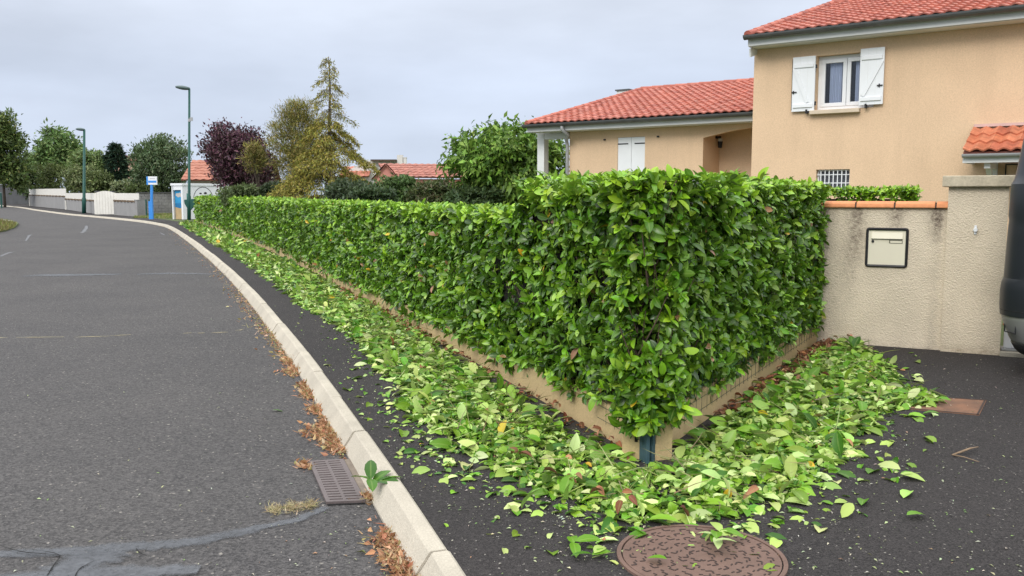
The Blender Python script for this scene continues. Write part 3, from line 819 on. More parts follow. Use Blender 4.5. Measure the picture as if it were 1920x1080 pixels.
# tiny pale chips
CHIP = [(0.42, 0.46, 0.28), (0.36, 0.40, 0.20), (0.45, 0.42, 0.36), (0.20, 0.32, 0.10), (0.34, 0.20, 0.12)]
parts = [loose(650, (420, 480, 1150, 1078), .017, CHIP, [3, 3, 2, 2, .5], TM, .28), loose(520, (1050, 640, 1915, 1078), .019, CHIP, [3, 3, 2, 2, .5], TM, .7)]
n = 260; P = []
while len(P) < n:
    x, y = random.uniform(0, 780), random.uniform(460, 1078); p = at(x, y, ROADZ)
    kx_ = np.interp(p.y, KY[srt], KX[srt]) - .2
    if p.x < kx_ and random.random() < .12 + math.exp(-(kx_ - p.x) / .5): P.append((p.x, p.y, ROADZ + .005))
P = np.array(P); parts.append((P, unit(rdir(n) * [1, 1, .1]), unit(np.array([[0, 0, 1.0]]) + rdir(n) * .3), .016 * (.4 + 1.2 * rng.random(n) ** 2), pal(n, CHIP, [2, 2, 4, 1, 1]), TM))
tag(leaves("leaf_fragments", parts, M['clip']), "tiny pale scraps of shredded leaf strewn over footpath and road edge", "leaf scraps", kind="stuff")
# fallen brown leaves against the plinth
DRY = [(0.24, 0.095, 0.05), (0.33, 0.16, 0.09), (0.15, 0.065, 0.04), (0.42, 0.23, 0.13)]
n = 650; q = (.25 + .75 * rng.random(n) ** .7) * (L2 - .1); o_ = .03 + np.abs(rng.normal(0, .06, n)) + .10 * rng.random(n) * (q > 1.5)
P = np.array([tuple(C0 + D2 * float(a) + N2 * float(b)) for a, b in zip(q, o_)]); P[:, 2] = .012 + .05 * rng.random(n) * np.exp(-o_ / .08)
n2 = 200; q2 = rng.random(n2) * 9; P2 = np.array([tuple(S(C0.y + float(a)) + nS(C0.y + float(a)) * float(b)) for a, b in zip(q2, .02 + np.abs(rng.normal(0, .05, n2)))]); P2[:, 2] = .012 + .04 * rng.random(n2)
n3 = 26; P3 = rng.choice(PG[14:36], n3) * 1.0; P3 = np.array([(a[0] * (.75 + .25 * random.random()) + .1, a[1] * (1 + .05 * random.random()), .06 + .05 * random.random()) for a in P3])
k3 = inpoly(P3[:, 0], P3[:, 1], PG); P3 = P3[k3]; n3 = len(P3)
PP = np.concatenate([P, P2, P3]); n = len(PP)
tag(leaves("dry_leaves", [(PP, unit(rdir(n) * [1, 1, .4]), unit(np.array([[0, 0, 1.0]]) + rdir(n) * .8), .07 * (.5 + .7 * rng.random(n)), pal(n, DRY, [3, 3, 2, 1]), T_laurel(.5, .2, .5))], M['dryleaf']),
    "rusty brown fallen leaves drifted against the concrete plinth", "dry leaves", kind="stuff")
# dried weeds in the gutter
WEED = [(0.46, 0.235, 0.135), (0.36, 0.165, 0.09), (0.50, 0.335, 0.19), (0.33, 0.29, 0.12), (0.54, 0.42, 0.27)]
def weed(px, py, r, n, hgt, cols=WEED, w=(4, 3, 3, 1, 1), el=1.0):
    c = at(px, py, ROADZ); _, t, nn = kframe(float(cum[np.argmin((kx - c.x) ** 2 + (ky - c.y) ** 2)]))
    a = rng.normal(0, r * el, n); b = rng.normal(0, r * .55, n)
    P = np.c_[c.x + t[0] * a + nn[0] * b, c.y + t[1] * a + nn[1] * b, np.full(n, ROADZ + .002) + hgt * .3 * rng.random(n)]
    tip = rdir(n); tip[:, 2] = np.abs(tip[:, 2]) * .28 + .06
    return P, unit(tip), rdir(n), hgt * (.5 + .8 * rng.random(n)), pal(n, cols, w), TB
W = []
for px, py, r, n in [(618, 812, .10, 520), (640, 838, .07, 260), (628, 790, .06, 260), (600, 770, .06, 220), (590, 742, .07, 330), (578, 725, .06, 200), (558, 697, .08, 330), (548, 680, .05, 150), (758, 1020, .08, 420), (768, 1052, .07, 420), (776, 1085, .07, 300), (690, 935, .03, 40), (572, 875, .03, 50)]:
    W.append(weed(px, py, r * 1.25, int(n * 1.7), .05)); W.append(weed(px, py, r * 1.3, int(n * .9), .042)[:5] + (T_mid(.5, .15, .3),))
for py in range(425, 680, 7):
    px = np.interp(py, [423, 439, 472, 519, 561, 605, 676], [313, 340, 384, 437, 467, 503, 549]) - 1
    W.append(weed(px, py, .10 + (680 - py) * .0012, 70, .06, el=1.6, w=(3, 2, 3, 4, 3))); W.append(weed(px, py, .10 + (680 - py) * .0012, 30, .045, el=1.6, w=(3, 2, 3, 4, 3))[:5] + (T_mid(.5, .15, .3),))
W.append(weed(515, 958, .035, 220, .035, [(0.42, 0.36, 0.20), (0.36, 0.30, 0.17), (0.48, 0.42, 0.27)], (1, 1, 1), 1))
W.append(weed(548, 954, .04, 260, .035, [(0.42, 0.36, 0.20), (0.36, 0.30, 0.17), (0.48, 0.42, 0.27)], (1, 1, 1), 1))
W.append(weed(582, 949, .035, 200, .035, [(0.42, 0.36, 0.20), (0.36, 0.30, 0.17), (0.48, 0.42, 0.27)], (1, 1, 1), 1))
tag(leaves("dry_weeds", W, M['dryleaf']), "dried reddish weeds and straw growing in the gutter beside the kerb", "weeds", kind="stuff")

# ------------------------------------------------------------------ single sprigs one can point at
def sprig(label, pos, heading, offs, size, cols, z=.01, group=None):
    """a stem with leaves; offs: list of (angle, along, tilt)"""
    t = thing("leaf_sprig", label, "sprig", pos, group)
    h = Vector((math.cos(heading), math.sin(heading), 0)); sd = Vector((-h.y, h.x, 0))
    if len(offs) > 1:
        mb = MB(); mb.tube([pos + Vector((0, 0, z)), pos + h * size * .5 + Vector((0, 0, z + .015)), pos + h * size * .95 + Vector((0, 0, z + .02))], [.0028, .0022, .0015], 6); mb.build("stem", M['stem'], t, smooth=True)
    for i, (a, al, ti, c) in enumerate(offs):
        d = h * math.cos(a) + sd * math.sin(a) + Vector((0, 0, ti)); d.normalize()
        up = Vector((0, 0, 1)) + sd * random.uniform(-.3, .3) + h * random.uniform(-.3, .3)
        leaves("leaf", [(np.array([tuple(pos + h * al * size + Vector((0, 0, z + .012 + .004 * i)))]), np.array([tuple(d)]), np.array([tuple(up)]), np.array([size * random.uniform(.85, 1.1)]), np.array([cols[c]]), T_laurel(.46, .06, .3))], M['clip'], t)
    return t
M['stem'] = pmat("green stem", (0.20, 0.25, 0.08), 0.6, 0.1)
LC = [(0.060, 0.17, 0.010), (0.12, 0.28, 0.014), (0.38, 0.52, 0.13), (0.035, 0.11, 0.010), (0.42, 0.54, 0.22), (0.55, 0.36, 0.02)]
pS = at(690, 925, -.06)
sprig("dark glossy laurel sprig lying on the kerb next to the drain grate", pS, 0.2, [(.75, .2, .45, 0), (0.1, .4, .30, 1), (-.6, .3, .15, 3), (2.4, .1, .2, 1), (1.5, .1, .8, 3), (-1.5, .1, .0, 0)], .145, LC, z=.045)
sprig("green three leaf sprig on bare asphalt left of the round manhole cover", at(1075, 1028), 0.4, [(1.2, .0, .1, 1), (-1.9, 0, .0, 1), (-.2, .1, .15, 1)], .115, LC)
sprig("small green leaf sprig touching the left rim of the round manhole cover", at(1110, 1050), 0.1, [(.3, .0, .2, 1), (3.0, 0, .1, 0), (.9, .1, .1, 2)], .10, LC)
sprig("pale sprig sprawled across the middle of the round manhole cover", at(1345, 1025), 1.2, [(.5, .9, .25, 2), (1.6, .2, .3, 4), (2.9, .6, .1, 1), (-.7, .1, .12, 2), (-1.7, .7, .05, 1), (-2.9, -.3, .05, 4), (.1, -.5, .1, 1), (-1.2, -.9, .15, 4)], .10, LC, z=.02)
sprig("two leaf green sprig standing upright on the driveway beyond the clippings", at(1488, 818), 1.57, [(.8, 0, .9, 1), (-.8, 0, .8, 1)], .11, LC, z=.0)
sprig("single curved green leaf lying alone on the driveway, right of the clippings' near edge", at(1688, 897), .1, [(.1, 0, .1, 1), (-.6, 0, .0, 2)], .12, LC)
sprig("single green leaf lying alone on the open road", at(510, 772, ROADZ), .1, [(.05, 0, .02, 0)], .085, LC, z=.0)
sprig("single green leaf on driveway asphalt near the photo's lower right", at(1700, 974), .1, [(.2, 0, .1, 1)], .095, LC)
sprig("upright dark laurel sprig leaning against the foot of the mailbox wall", at(1600, 668), 1.3, [(.7, .0, 1.2, 0), (-.6, .2, 1.3, 3), (1.6, .1, .8, 1), (-1.3, .1, .7, 2), (.1, .3, 1.1, 0)], .17, LC, z=.05)
sprig("pale green leaf lying flat on the lower part of the round manhole cover", at(1250, 1062), 2.5, [(.2, 0, .05, 1)], .09, LC, z=.02)
tw = thing("dry_twig", "forked dry brown twig on the bare driveway asphalt", "twig", at(1790, 855))
mb = MB(); mb.tube([at(1785, 853, .012), at(1800, 848, .02), at(1818, 841, .03), at(1834, 838, .02)], [.004, .007, .006, .004], 6)
mb.tube([at(1786, 853, .01), at(1808, 857, .012), at(1836, 866, .006)], [.004, .003, .002], 6); mb.build("stick", pmat("dry twig", (0.24, 0.17, 0.11), 0.9, 0.2, 20), tw, smooth=True)
for px, py in ((1792, 846), (1799, 850)):
    mb = MB(); mb.tube([at(1796, 850, .015), at(px, py, .03)], [.002, .001], 5); mb.build("side_shoot", M['twig'], tw)

# ------------------------------------------------------------------ drain grate, manhole cover, rusty plate
gz = ROADZ + .016
g00, g10, g11, g01 = at(579, 864, gz), at(644, 860, gz), at(687, 941, gz), at(613, 944, gz)
gr = thing("drain_grate", "rectangular slotted iron drain grate in the gutter against the kerb", "drain grate", (g00 + g11) / 2)
def bil(u, v): return (g00 * (1 - u) + g10 * u) * (1 - v) + (g01 * (1 - u) + g11 * u) * v
us = [0, .11, .45, .53, .87, 1]; vs = [0, .035]; nsl = 17
for k in range(nsl):
    a = .035 + k * .93 / nsl; vs += [a + .93 / nsl * .36, a + .93 / nsl]
mb = MB()
for i in range(5):
    for j in range(len(vs) - 1):
        if i in (1, 3) and j % 2 == 1 and j < len(vs) - 1 and not (j == 0): continue
        c = [bil(us[i], vs[j]), bil(us[i + 1], vs[j]), bil(us[i + 1], vs[j + 1]), bil(us[i], vs[j + 1])]
        mb.prism(c, (0, 0, -.014))
mb.build("grate", M['iron'], gr)
mb = MB(); mb.face([p - Vector((0, 0, .0125)) for p in (bil(.02, .01), bil(.98, .01), bil(.98, .99), bil(.02, .99))]); mb.build("pit_shade", M['black'], gr)  # flat black sheet: the drain's inner shade put into colour
mb = MB(); ku = (g10 - g00).normalized()
c = [g10 + ku * .004, at(664, 857, gz), at(715, 938, gz), g11 + ku * .004]; mb.prism([p - Vector((0, 0, .006)) for p in c], (0, 0, -.01)); mb.build("surround", pmat("grate surround", (0.20, 0.165, 0.13), .95, .25, 12, 90, .5, .004), gr)

mc = at(1314, 1046); MR = 0.335
man = thing("manhole_cover", "round brown iron manhole cover with cleated rings, partly strewn with leaves", "manhole cover", mc)
def disc(mb, c, r0, r1, z0, z1, seg=64):
    i = len(mb.v)
    for k in range(seg):
        a = 2 * math.pi * k / seg; d = Vector((math.cos(a), math.sin(a), 0))
        for r, z in ((r0, z0), (r0, z1), (r1, z1), (r1, z0)): mb.v.append(tuple(c + d * r + Vector((0, 0, z))))
    for k in range(seg):
        k2 = (k + 1) % seg
        for q in range(4):
            q2 = (q + 1) % 4; mb.f.append((i + k * 4 + q, i + k * 4 + q2, i + k2 * 4 + q2, i + k2 * 4 + q)); mb.m.append(0)
mb = MB(); disc(mb, mc, .0005, MR - .012, -.02, .008); lidm = mb; mb = MB(); disc(mb, mc, MR - .006, MR + .012, -.02, .0105); mb.build("rim", M['rust'], man)
mb = lidm
for ri, r in enumerate((.055, .10, .148, .196, .244, .292)):
    n = max(6, int(2 * math.pi * r / .072))
    for k in range(n):
        a = 2 * math.pi * (k + .5 * (ri % 2)) / n; d = Vector((math.cos(a), math.sin(a), 0)); t = Vector((-d.y, d.x, 0)); z = Vector((0, 0, .0088))
        mb.box(mc + d * r + z, (.026, .0065, .0026), (t, d, (0, 0, 1)), 1)  # raised tread bars, dark brown to carry the shade of recessed marks
        sg = 1 if k % 2 else -1
        mb.box(mc + d * (r + .0115 * sg) + t * .0145 + z, (.0065, .021, .0027), (t, d, (0, 0, 1)), 1)
        mb.box(mc + d * (r - .0125) - t * .021 + z, (.016, .006, .0025), (t, d, (0, 0, 1)), 1)
mb.build("lid", [M['rust'], M['rust_dark']], man)

rp = [at(1722, 742, .005), at(1850, 750, .005), at(1836, 778, .005), at(1700, 766, .005)]
up_ = thing("utility_cover", "rusty rectangular steel access plate set in the driveway asphalt", "access plate", rp[0] * .5 + rp[2] * .5)
mb = MB(); mb.prism(rp, (0, 0, -.01)); mb.build("plate", M['rusty'], up_)
mb = MB()
for a, b in zip(rp, rp[1:] + rp[:1]):
    d = (b - a).normalized(); n = Vector((-d.y, d.x, 0)); mb.prism([a - n * .004, b - n * .004, b - n * .016, a - n * .016], (0, 0, .003))
mb.build("frame", M['rust_dark'], up_)

# ------------------------------------------------------------------ mailbox wall
wall_h = hit(1660, 388, WL, WN).z
wl0 = WL - WA * .12; wlen = (WR - wl0).dot(WA)
def wpt(s, d, z): return WL + WA * s + WN * d + Vector((0, 0, z))
gw = thing("garden_wall", "cream roughcast garden wall with dirty streaks under an orange tile coping", "garden wall", WL)
joint_px = [1605, 1678, 1755]
joints = [(hit(x, 384, WL, WN) - WL).dot(WA) for x in joint_px]
def dirt_panel(fn, s0, s1, z0, z1, d_front, d_back, name, mat, parent, dirt, nx=70, nz=70):
    mb = MB(); cols = []
    for j in range(nz + 1):
        for i in range(nx + 1):
            s_ = s0 + (s1 - s0) * i / nx; z = z0 + (z1 - z0) * j / nz
            mb.v.append(tuple(fn(s_, d_front, z))); q = dirt(s_, z); cols.append((q, q, q, 1))
    for j in range(nz):
        for i in range(nx):
            a = j * (nx + 1) + i; mb.f.append((a, a + 1, a + nx + 2, a + nx + 1)); mb.m.append(0)
    for quad in (((s0, d_front, z0), (s0, d_back, z0), (s0, d_back, z1), (s0, d_front, z1)), ((s1, d_front, z0), (s1, d_front, z1), (s1, d_back, z1), (s1, d_back, z0)),
                 ((s0, d_back, z0), (s1, d_back, z0), (s1, d_back, z1), (s0, d_back, z1)), ((s0, d_front, z1), (s0, d_back, z1), (s1, d_back, z1), (s1, d_front, z1))):
        mb.face([fn(*q) for q in quad]); cols += [(.1, .1, .1, 1)] * 4
    mb.c = cols
    return mb.build(name, mat, parent, recalc=False)
def wall_dirt(s_, z):
    v = 0.0; t = (wall_h - z)
    for j, (js, dep, wd) in enumerate(zip(joints, (.55, .30, .38), (.075, .07, .06))):
        w = wd * (1 + t * .8) * (.8 + .4 * float(vnoise(s_, z, .07, j)))
        v += 1.25 * math.exp(-((s_ - js - .02) / w) ** 2) * max(0, 1 - t / dep) ** .7
    v += .85 * math.exp(-((s_ - .0) / .16) ** 2) * (.45 + .6 * float(vnoise(s_, z, .25, 11))) * (1 - .5 * t / wall_h)
    v += .55 * math.exp(-((s_ - joints[0] + .03) / .10) ** 2) * max(0, 1 - abs(t - .55) / .55)
    v += .40 * math.exp(-((s_ - joints[2] - .02) / .05) ** 2) * (0.4 + .6 * float(vnoise(s_, z, .2, 5)))
    v += .5 * max(0, 1 - z / .07) * float(vnoise(s_, z, .06, 6)) + .12 * float(vnoise(s_, z, .22, 14))
    return min(1, v * .68)
dirt_panel(wpt, -.14, (WR - WL).dot(WA) + .02, -.05, wall_h, 0, .2, "wall", M['wall_render'], gw, wall_dirt)
# coping: half round tiles butted end to end with dark joints
cs = [-.16] + joints + [(WR - WL).dot(WA) + .015]
for a, b in zip(cs[:-1], cs[1:]):
    mb = MB(); pr = []
    for k in range(9):
        t = math.pi * k / 8; pr.append((.1 - .135 * math.cos(t), .004 + .052 * math.sin(t) ** .7))
    pr = [(-.035, -.008)] + pr + [(.235, -.008)]
    mb.prism([wpt(a + .007, d, wall_h + z) for d, z in pr], WA * (b - a - .014)); mb.build("coping_tile", M['coping'], gw, bevel=.005)
for j in joints:
    mb = MB(); mb.box(wpt(j, .1, wall_h + .018), (.013, .245, .05), (WA, WN, (0, 0, 1))); mb.build("coping_joint", M['mortar'], gw)
# pillar
pil_h = hit(1830, 350, WL - WN * .05, WN).z
ps0 = (WR - WL).dot(WA) - .012; ps1 = (hit(1874, 668, WL - WN * .05, WN) - WL).dot(WA)
gp = thing("gate_pillar", "square cream roughcast gate pillar with a flat stone cap", "pillar", wpt((ps0 + ps1) / 2, 0, 0))
dirt_panel(wpt, ps0, ps1, -.05, pil_h, -.055, .40, "shaft", M['pillar_render'], gp, lambda s_, z: .75 * max(0, 1 - z / .10) * float(vnoise(s_, z, .05, 3)) + .35 * max(0, 1 - (pil_h - z) / .06) + .10 * float(vnoise(s_, z, .3, 9)), 40, 60)
ct = hit(1830, 329, WL - WN * .1, WN).z
mb = MB(); mb.box(wpt((ps0 + ps1) / 2, .17, (pil_h + ct) / 2), (ps1 - ps0 + .11, .57, ct - pil_h), (WA, WN, (0, 0, 1))); mb.build("cap", M['cap'], gp, bevel=.008)
hk = hit(1829, 431, WL - WN * .056, WN); hk_t = thing("wall_hook", "small white plastic fitting screwed to the gate pillar", "hook", hk)
mb = MB(); mb.box(hk - WN * .006, (.022, .012, .085), (WA, WN, (0, 0, 1))); mb.build("base_plate", M['white'], hk_t, bevel=.004)
mb = MB(); mb.tube([hk - WN * .01, hk - WN * .03], [.021, .017], 12); mb.build("knob", M['white'], hk_t, smooth=False)
# mailbox
ms0 = (hit(1623, 464, WL, WN) - WL).dot(WA); ms1 = (hit(1703, 464, WL, WN) - WL).dot(WA); mz0 = hit(1662, 501, WL, WN).z; mz1 = hit(1662, 427, WL, WN).z
mcx, mcz, mw, mh = (ms0 + ms1) / 2, (mz0 + mz1) / 2, ms1 - ms0, mz1 - mz0
mail = thing("mailbox", "cream mailbox with black rubber frame set into the garden wall", "mailbox", wpt(mcx, 0, mcz))
WX = (WA, WN, Vector((0, 0, 1)))
def rrect(w, h, r, n=5):
    P = []
    for cx, cz, a0 in ((w / 2 - r, h / 2 - r, 0), (-w / 2 + r, h / 2 - r, 90), (-w / 2 + r, -h / 2 + r, 180), (w / 2 - r, -h / 2 + r, 270)):
        for k in range(n): a = R(a0 + 90 * k / (n - 1)); P.append((cx + r * math.cos(a), cz + r * math.sin(a)))
    return P
mb = MB(); o1 = rrect(mw, mh, .03); o2 = rrect(mw - .022, mh - .022, .026); o3 = rrect(mw - .05, mh - .05, .006); n = len(o1); i = 0
for (pp, d) in ((o1, .0), (o1, -.014), (o2, -.026), (o3, -.020), (o3, .002)):
    mb.v += [tuple(wpt(mcx + x, d, mcz + z)) for x, z in pp]
for l in range(4):
    for k in range(n): k2 = (k + 1) % n; mb.f.append((l * n + k, l * n + k2, (l + 1) * n + k2, (l + 1) * n + k)); mb.m.append(0)
mb.build("frame", M['rubber'], mail)
iw, ih = mw - .05, mh - .05
mb = MB(); mb.box(wpt(mcx, -.004, mcz), (iw, .012, ih), WX); door = mb.build("door", M['mail'], mail)
fz = mcz + ih / 2 - ih * .155
mb = MB(); mb.prism([wpt(mcx - iw * .42, -.0105, fz - ih * .09), wpt(mcx - iw * .42, -.0105, fz + ih * .09), wpt(mcx - iw * .42, -.016, fz + ih * .09), wpt(mcx - iw * .42, -.030, fz - ih * .09)], WA * iw * .84); mb.build("flap", M['mail'], mail, bevel=.0015)
mb = MB(); mb.box(wpt(mcx, -.0115, fz - ih * .098), (iw * .84, .002, ih * .022), WX); mb.build("slot", M['mail_dark'], mail)
lk = wpt(mcx - iw * .38, -.010, mcz + ih * .175); mb = MB(); mb.tube([lk, lk - WN * .010], [.014, .012], 14); mb.build("lock", M['iron_black'], mail)
np_ = wpt(mcx + iw * .24, -.012, mcz + ih * .175)
mb = MB(); mb.box(np_, (iw * .36, .004, ih * .095), WX); npo = mb.build("name_plate", M['mail_dark'], mail)
mb = MB(); mb.box(np_ - WN * .002 + Vector((.002, 0, -.002)), (iw * .31, .004, ih * .06), WX); mb.build("card", M['mail'], npo)
# gate foot and threshold beside the pillar
th = MB(); th.box(wpt(ps1 + 1.6, .12, .012), (3.2, .42, .05), WX); struct(th.build("gate_threshold", M['kerb']))
gf = thing("gate_bracket", "white triangular gate foot standing beside the pillar base", "gate stop", wpt(ps1 + .07, .05, .03))
mb = MB(); mb.prism([wpt(ps1 + .03, .06, .06), wpt(ps1 + .20, .06, .06), wpt(ps1 + .12, .06, .20), wpt(ps1 + .05, .06, .40), wpt(ps1 + .03, .06, .40)], WN * .05); mb.build("gusset", M['white'], gf, bevel=.006)
mb = MB(); mb.box(wpt(ps1 + .12, .08, .05), (.22, .14, .02), WX); mb.build("foot_plate", M['pipe'], gf, bevel=.004)

# ------------------------------------------------------------------ the dark van at the right edge
vy = 7.25
van = thing("parked_van", "dark van with silver lower bumper cut off by the right edge of the photo", "van", at_y(2100, 640, vy))
vd = Vector((.72, .69, 0)).normalized(); vr = Vector((vd.y, -vd.x, 0))
corner = at_y(1877, 560, vy)
VC = Vector((corner.x, corner.y, 0)) + vr * 0.95 - vd * 0.06 - Vector((.085, 0, 0))
def van_ring(z, inset, L=4.6, W=1.9, r=.32, rear=0.0):
    w = W / 2 - inset; pts = []
    for cx, cy, a0 in ((w - r, L - r, 0), (-w + r, L - r, 90), (-w + r, r + rear, 180), (w - r, r + rear, 270)):
        for k in range(7):
            a = R(a0 + 90 * k / 6); pts.append(VC + vr * (cx + r * math.cos(a)) + vd * (cy + r * math.sin(a)) + Vector((0, 0, z)))
    return pts
zpx = lambda y: at_y(1880, y, vy).z
ipx = lambda x: (x - 1877) / F * vy * .62
def loft(levels):
    mb = MB(); n = None
    for (z, ins) in levels:
        r_ = van_ring(z, ins, rear=max(0, ins) * .8); n = len(r_); mb.v += [tuple(p) for p in r_]
    for l in range(len(levels) - 1):
        for k in range(n): k2 = (k + 1) % n; mb.f.append((l * n + k, l * n + k2, (l + 1) * n + k2, (l + 1) * n + k)); mb.m.append(0)
    mb.f.append(tuple(range(n))); mb.m.append(0); mb.f.append(tuple((len(levels) - 1) * n + k for k in range(n))); mb.m.append(0)
    return mb
body = [(y, x) for y, x in ((590, 1879), (572, 1876.5), (545, 1876.5), (530, 1878.5), (521, 1883), (512, 1883.5), (450, 1885.5), (424, 1887), (414, 1888), (404, 1886), (372, 1887), (345, 1888.5), (336, 1894), (326, 1897), (300, 1902), (262, 1909), (240, 1914), (190, 1922), (150, 1936), (120, 1956))]
loft([(zpx(y), ipx(x)) for y, x in body]).build("body", M['van_black'], van, smooth=True)
es_ = [o for o in bpy.data.objects if o.parent == van and o.name.startswith('body')][0].modifiers.new('creases', 'EDGE_SPLIT'); es_.split_angle = R(16)
loft([(zpx(642), ipx(1909)), (zpx(636), ipx(1904)), (zpx(615), ipx(1892)), (zpx(598), ipx(1884)), (zpx(590), ipx(1881.5)), (zpx(587), ipx(1883))]).build("bumper", M['van_grey'], van, smooth=True)
loft([(zpx(587), ipx(1886)), (zpx(586), ipx(1879.5)), (zpx(580), ipx(1877.5)), (zpx(577), ipx(1878)), (zpx(576), ipx(1886))]).build("trim_strip", M['rubber'], van)
loft([(zpx(662), ipx(1926)), (zpx(655), ipx(1916)), (zpx(644), ipx(1908)), (zpx(641), ipx(1908)), (zpx(640), ipx(1912))]).build("skirt", M['rubber'], van, smooth=True)
for zs_ in (zpx(615),):
    mb = MB(); rr_ = van_ring(zs_ + .02, ipx(1890), rear=ipx(1890) * .8); q0, q1 = rr_[16], rr_[18]
    mb.tube([q0 + Vector((0, 0, .07)), q1 + Vector((0, 0, .07)), q1 + Vector((0, 0, -.05)), q0 + Vector((0, 0, -.05)), q0 + Vector((0, 0, .07))], .006, 6); mb.build("lamp_seam", M['rubber'], van)
rf = VC - vr * (0.95 - ipx(1882)) + vd * .42 + Vector((0, 0, zpx(605)))
mb = MB(); mb.box(rf - vr * .0 , (.02, .08, .11), (vr, vd, (0, 0, 1))); mb.build("reflector", M['reflector'], van, bevel=.006)
for a in (.9, 3.7):
    for sd in (-.72, .72):
        c = VC + vr * sd + vd * a + Vector((0, 0, .33)); mb = MB(); mb.tube([c - vr * .1, c - vr * .09, c + vr * .09, c + vr * .1], [.30, .33, .33, .30], 24)
        wh = mb.build("wheel", M['tyre'], van, smooth=False); mb = MB(); mb.tube([c - vr * .106, c + vr * .106], .19, 20); mb.build("rim", M['van_grey'], wh)

# ------------------------------------------------------------------ house
HY = 18.0
ha = Vector((0.808, -0.589, 0)).normalized(); hn = Vector((-ha.y, ha.x, 0))
hc = at_y(1411, 230, HY); HC = Vector((hc.x, hc.y, 0))
def hp(s, d, z): return HC + ha * s + hn * d + Vector((0, 0, z))
def hs_(px, py, d):
    p = hit(px, py, HC + hn * d, hn); return (p - HC).dot(ha), p.z
HX = (ha, hn, Vector((0, 0, 1)))
house = thing("house", "two storey apricot rendered house with red tile roofs and white shutters", "house", HC)
def wall_open(mb, s0, s1, z0, z1, d, ops, reveal=.2, fn=hp):
    ss = sorted({s0, s1, *[o[0] for o in ops], *[o[1] for o in ops]}); zs = sorted({z0, z1, *[o[2] for o in ops], *[o[3] for o in ops]})
    for a, b in zip(ss[:-1], ss[1:]):
        for c, e in zip(zs[:-1], zs[1:]):
            if any(o[0] - 1e-6 <= a and b <= o[1] + 1e-6 and o[2] - 1e-6 <= c and e <= o[3] + 1e-6 for o in ops): continue
            mb.face([fn(a, d, c), fn(b, d, c), fn(b, d, e), fn(a, d, e)])
    for (a, b, c, e) in [o[:4] for o in ops]:
        r = reveal
        mb.face([fn(a, d, c), fn(a, d, e), fn(a, d + r, e), fn(a, d + r, c)]); mb.face([fn(b, d, c), fn(b, d + r, c), fn(b, d + r, e), fn(b, d, e)])
        mb.face([fn(a, d, e), fn(b, d, e), fn(b, d + r, e), fn(a, d + r, e)]); mb.face([fn(a, d, c), fn(a, d + r, c), fn(b, d + r, c), fn(b, d, c)])
win = (hs_(1530, 150, 0)[0], hs_(1640, 150, 0)[0], hs_(1545, 206, 0)[1], hs_(1545, 104, 0)[1])
grl = (hs_(1530, 330, 0)[0], hs_(1593, 330, 0)[0], hs_(1560, 360, 0)[1], hs_(1560, 317.5, 0)[1])
zE = hs_(1415, 78, 0)[1]
sR = 11.0
mb = MB(); wall_open(mb, 0, sR, -.1, zE, 0, [win, grl])
mb.face([hp(0, 0, -.1), hp(0, 10, -.1), hp(0, 10, zE), hp(0, 5.2, zE + 1.35), hp(0, 0, zE)]); mb.face([hp(sR, 0, -.1), hp(sR, 10, -.1), hp(sR, 10, zE), hp(sR, 5.2, zE + 1.35), hp(sR, 0, zE)])
mb.face([hp(0, 10, -.1), hp(sR, 10, -.1), hp(sR, 10, zE), hp(0, 10, zE)])
mb.build("wall", M['render'], house, recalc=False)
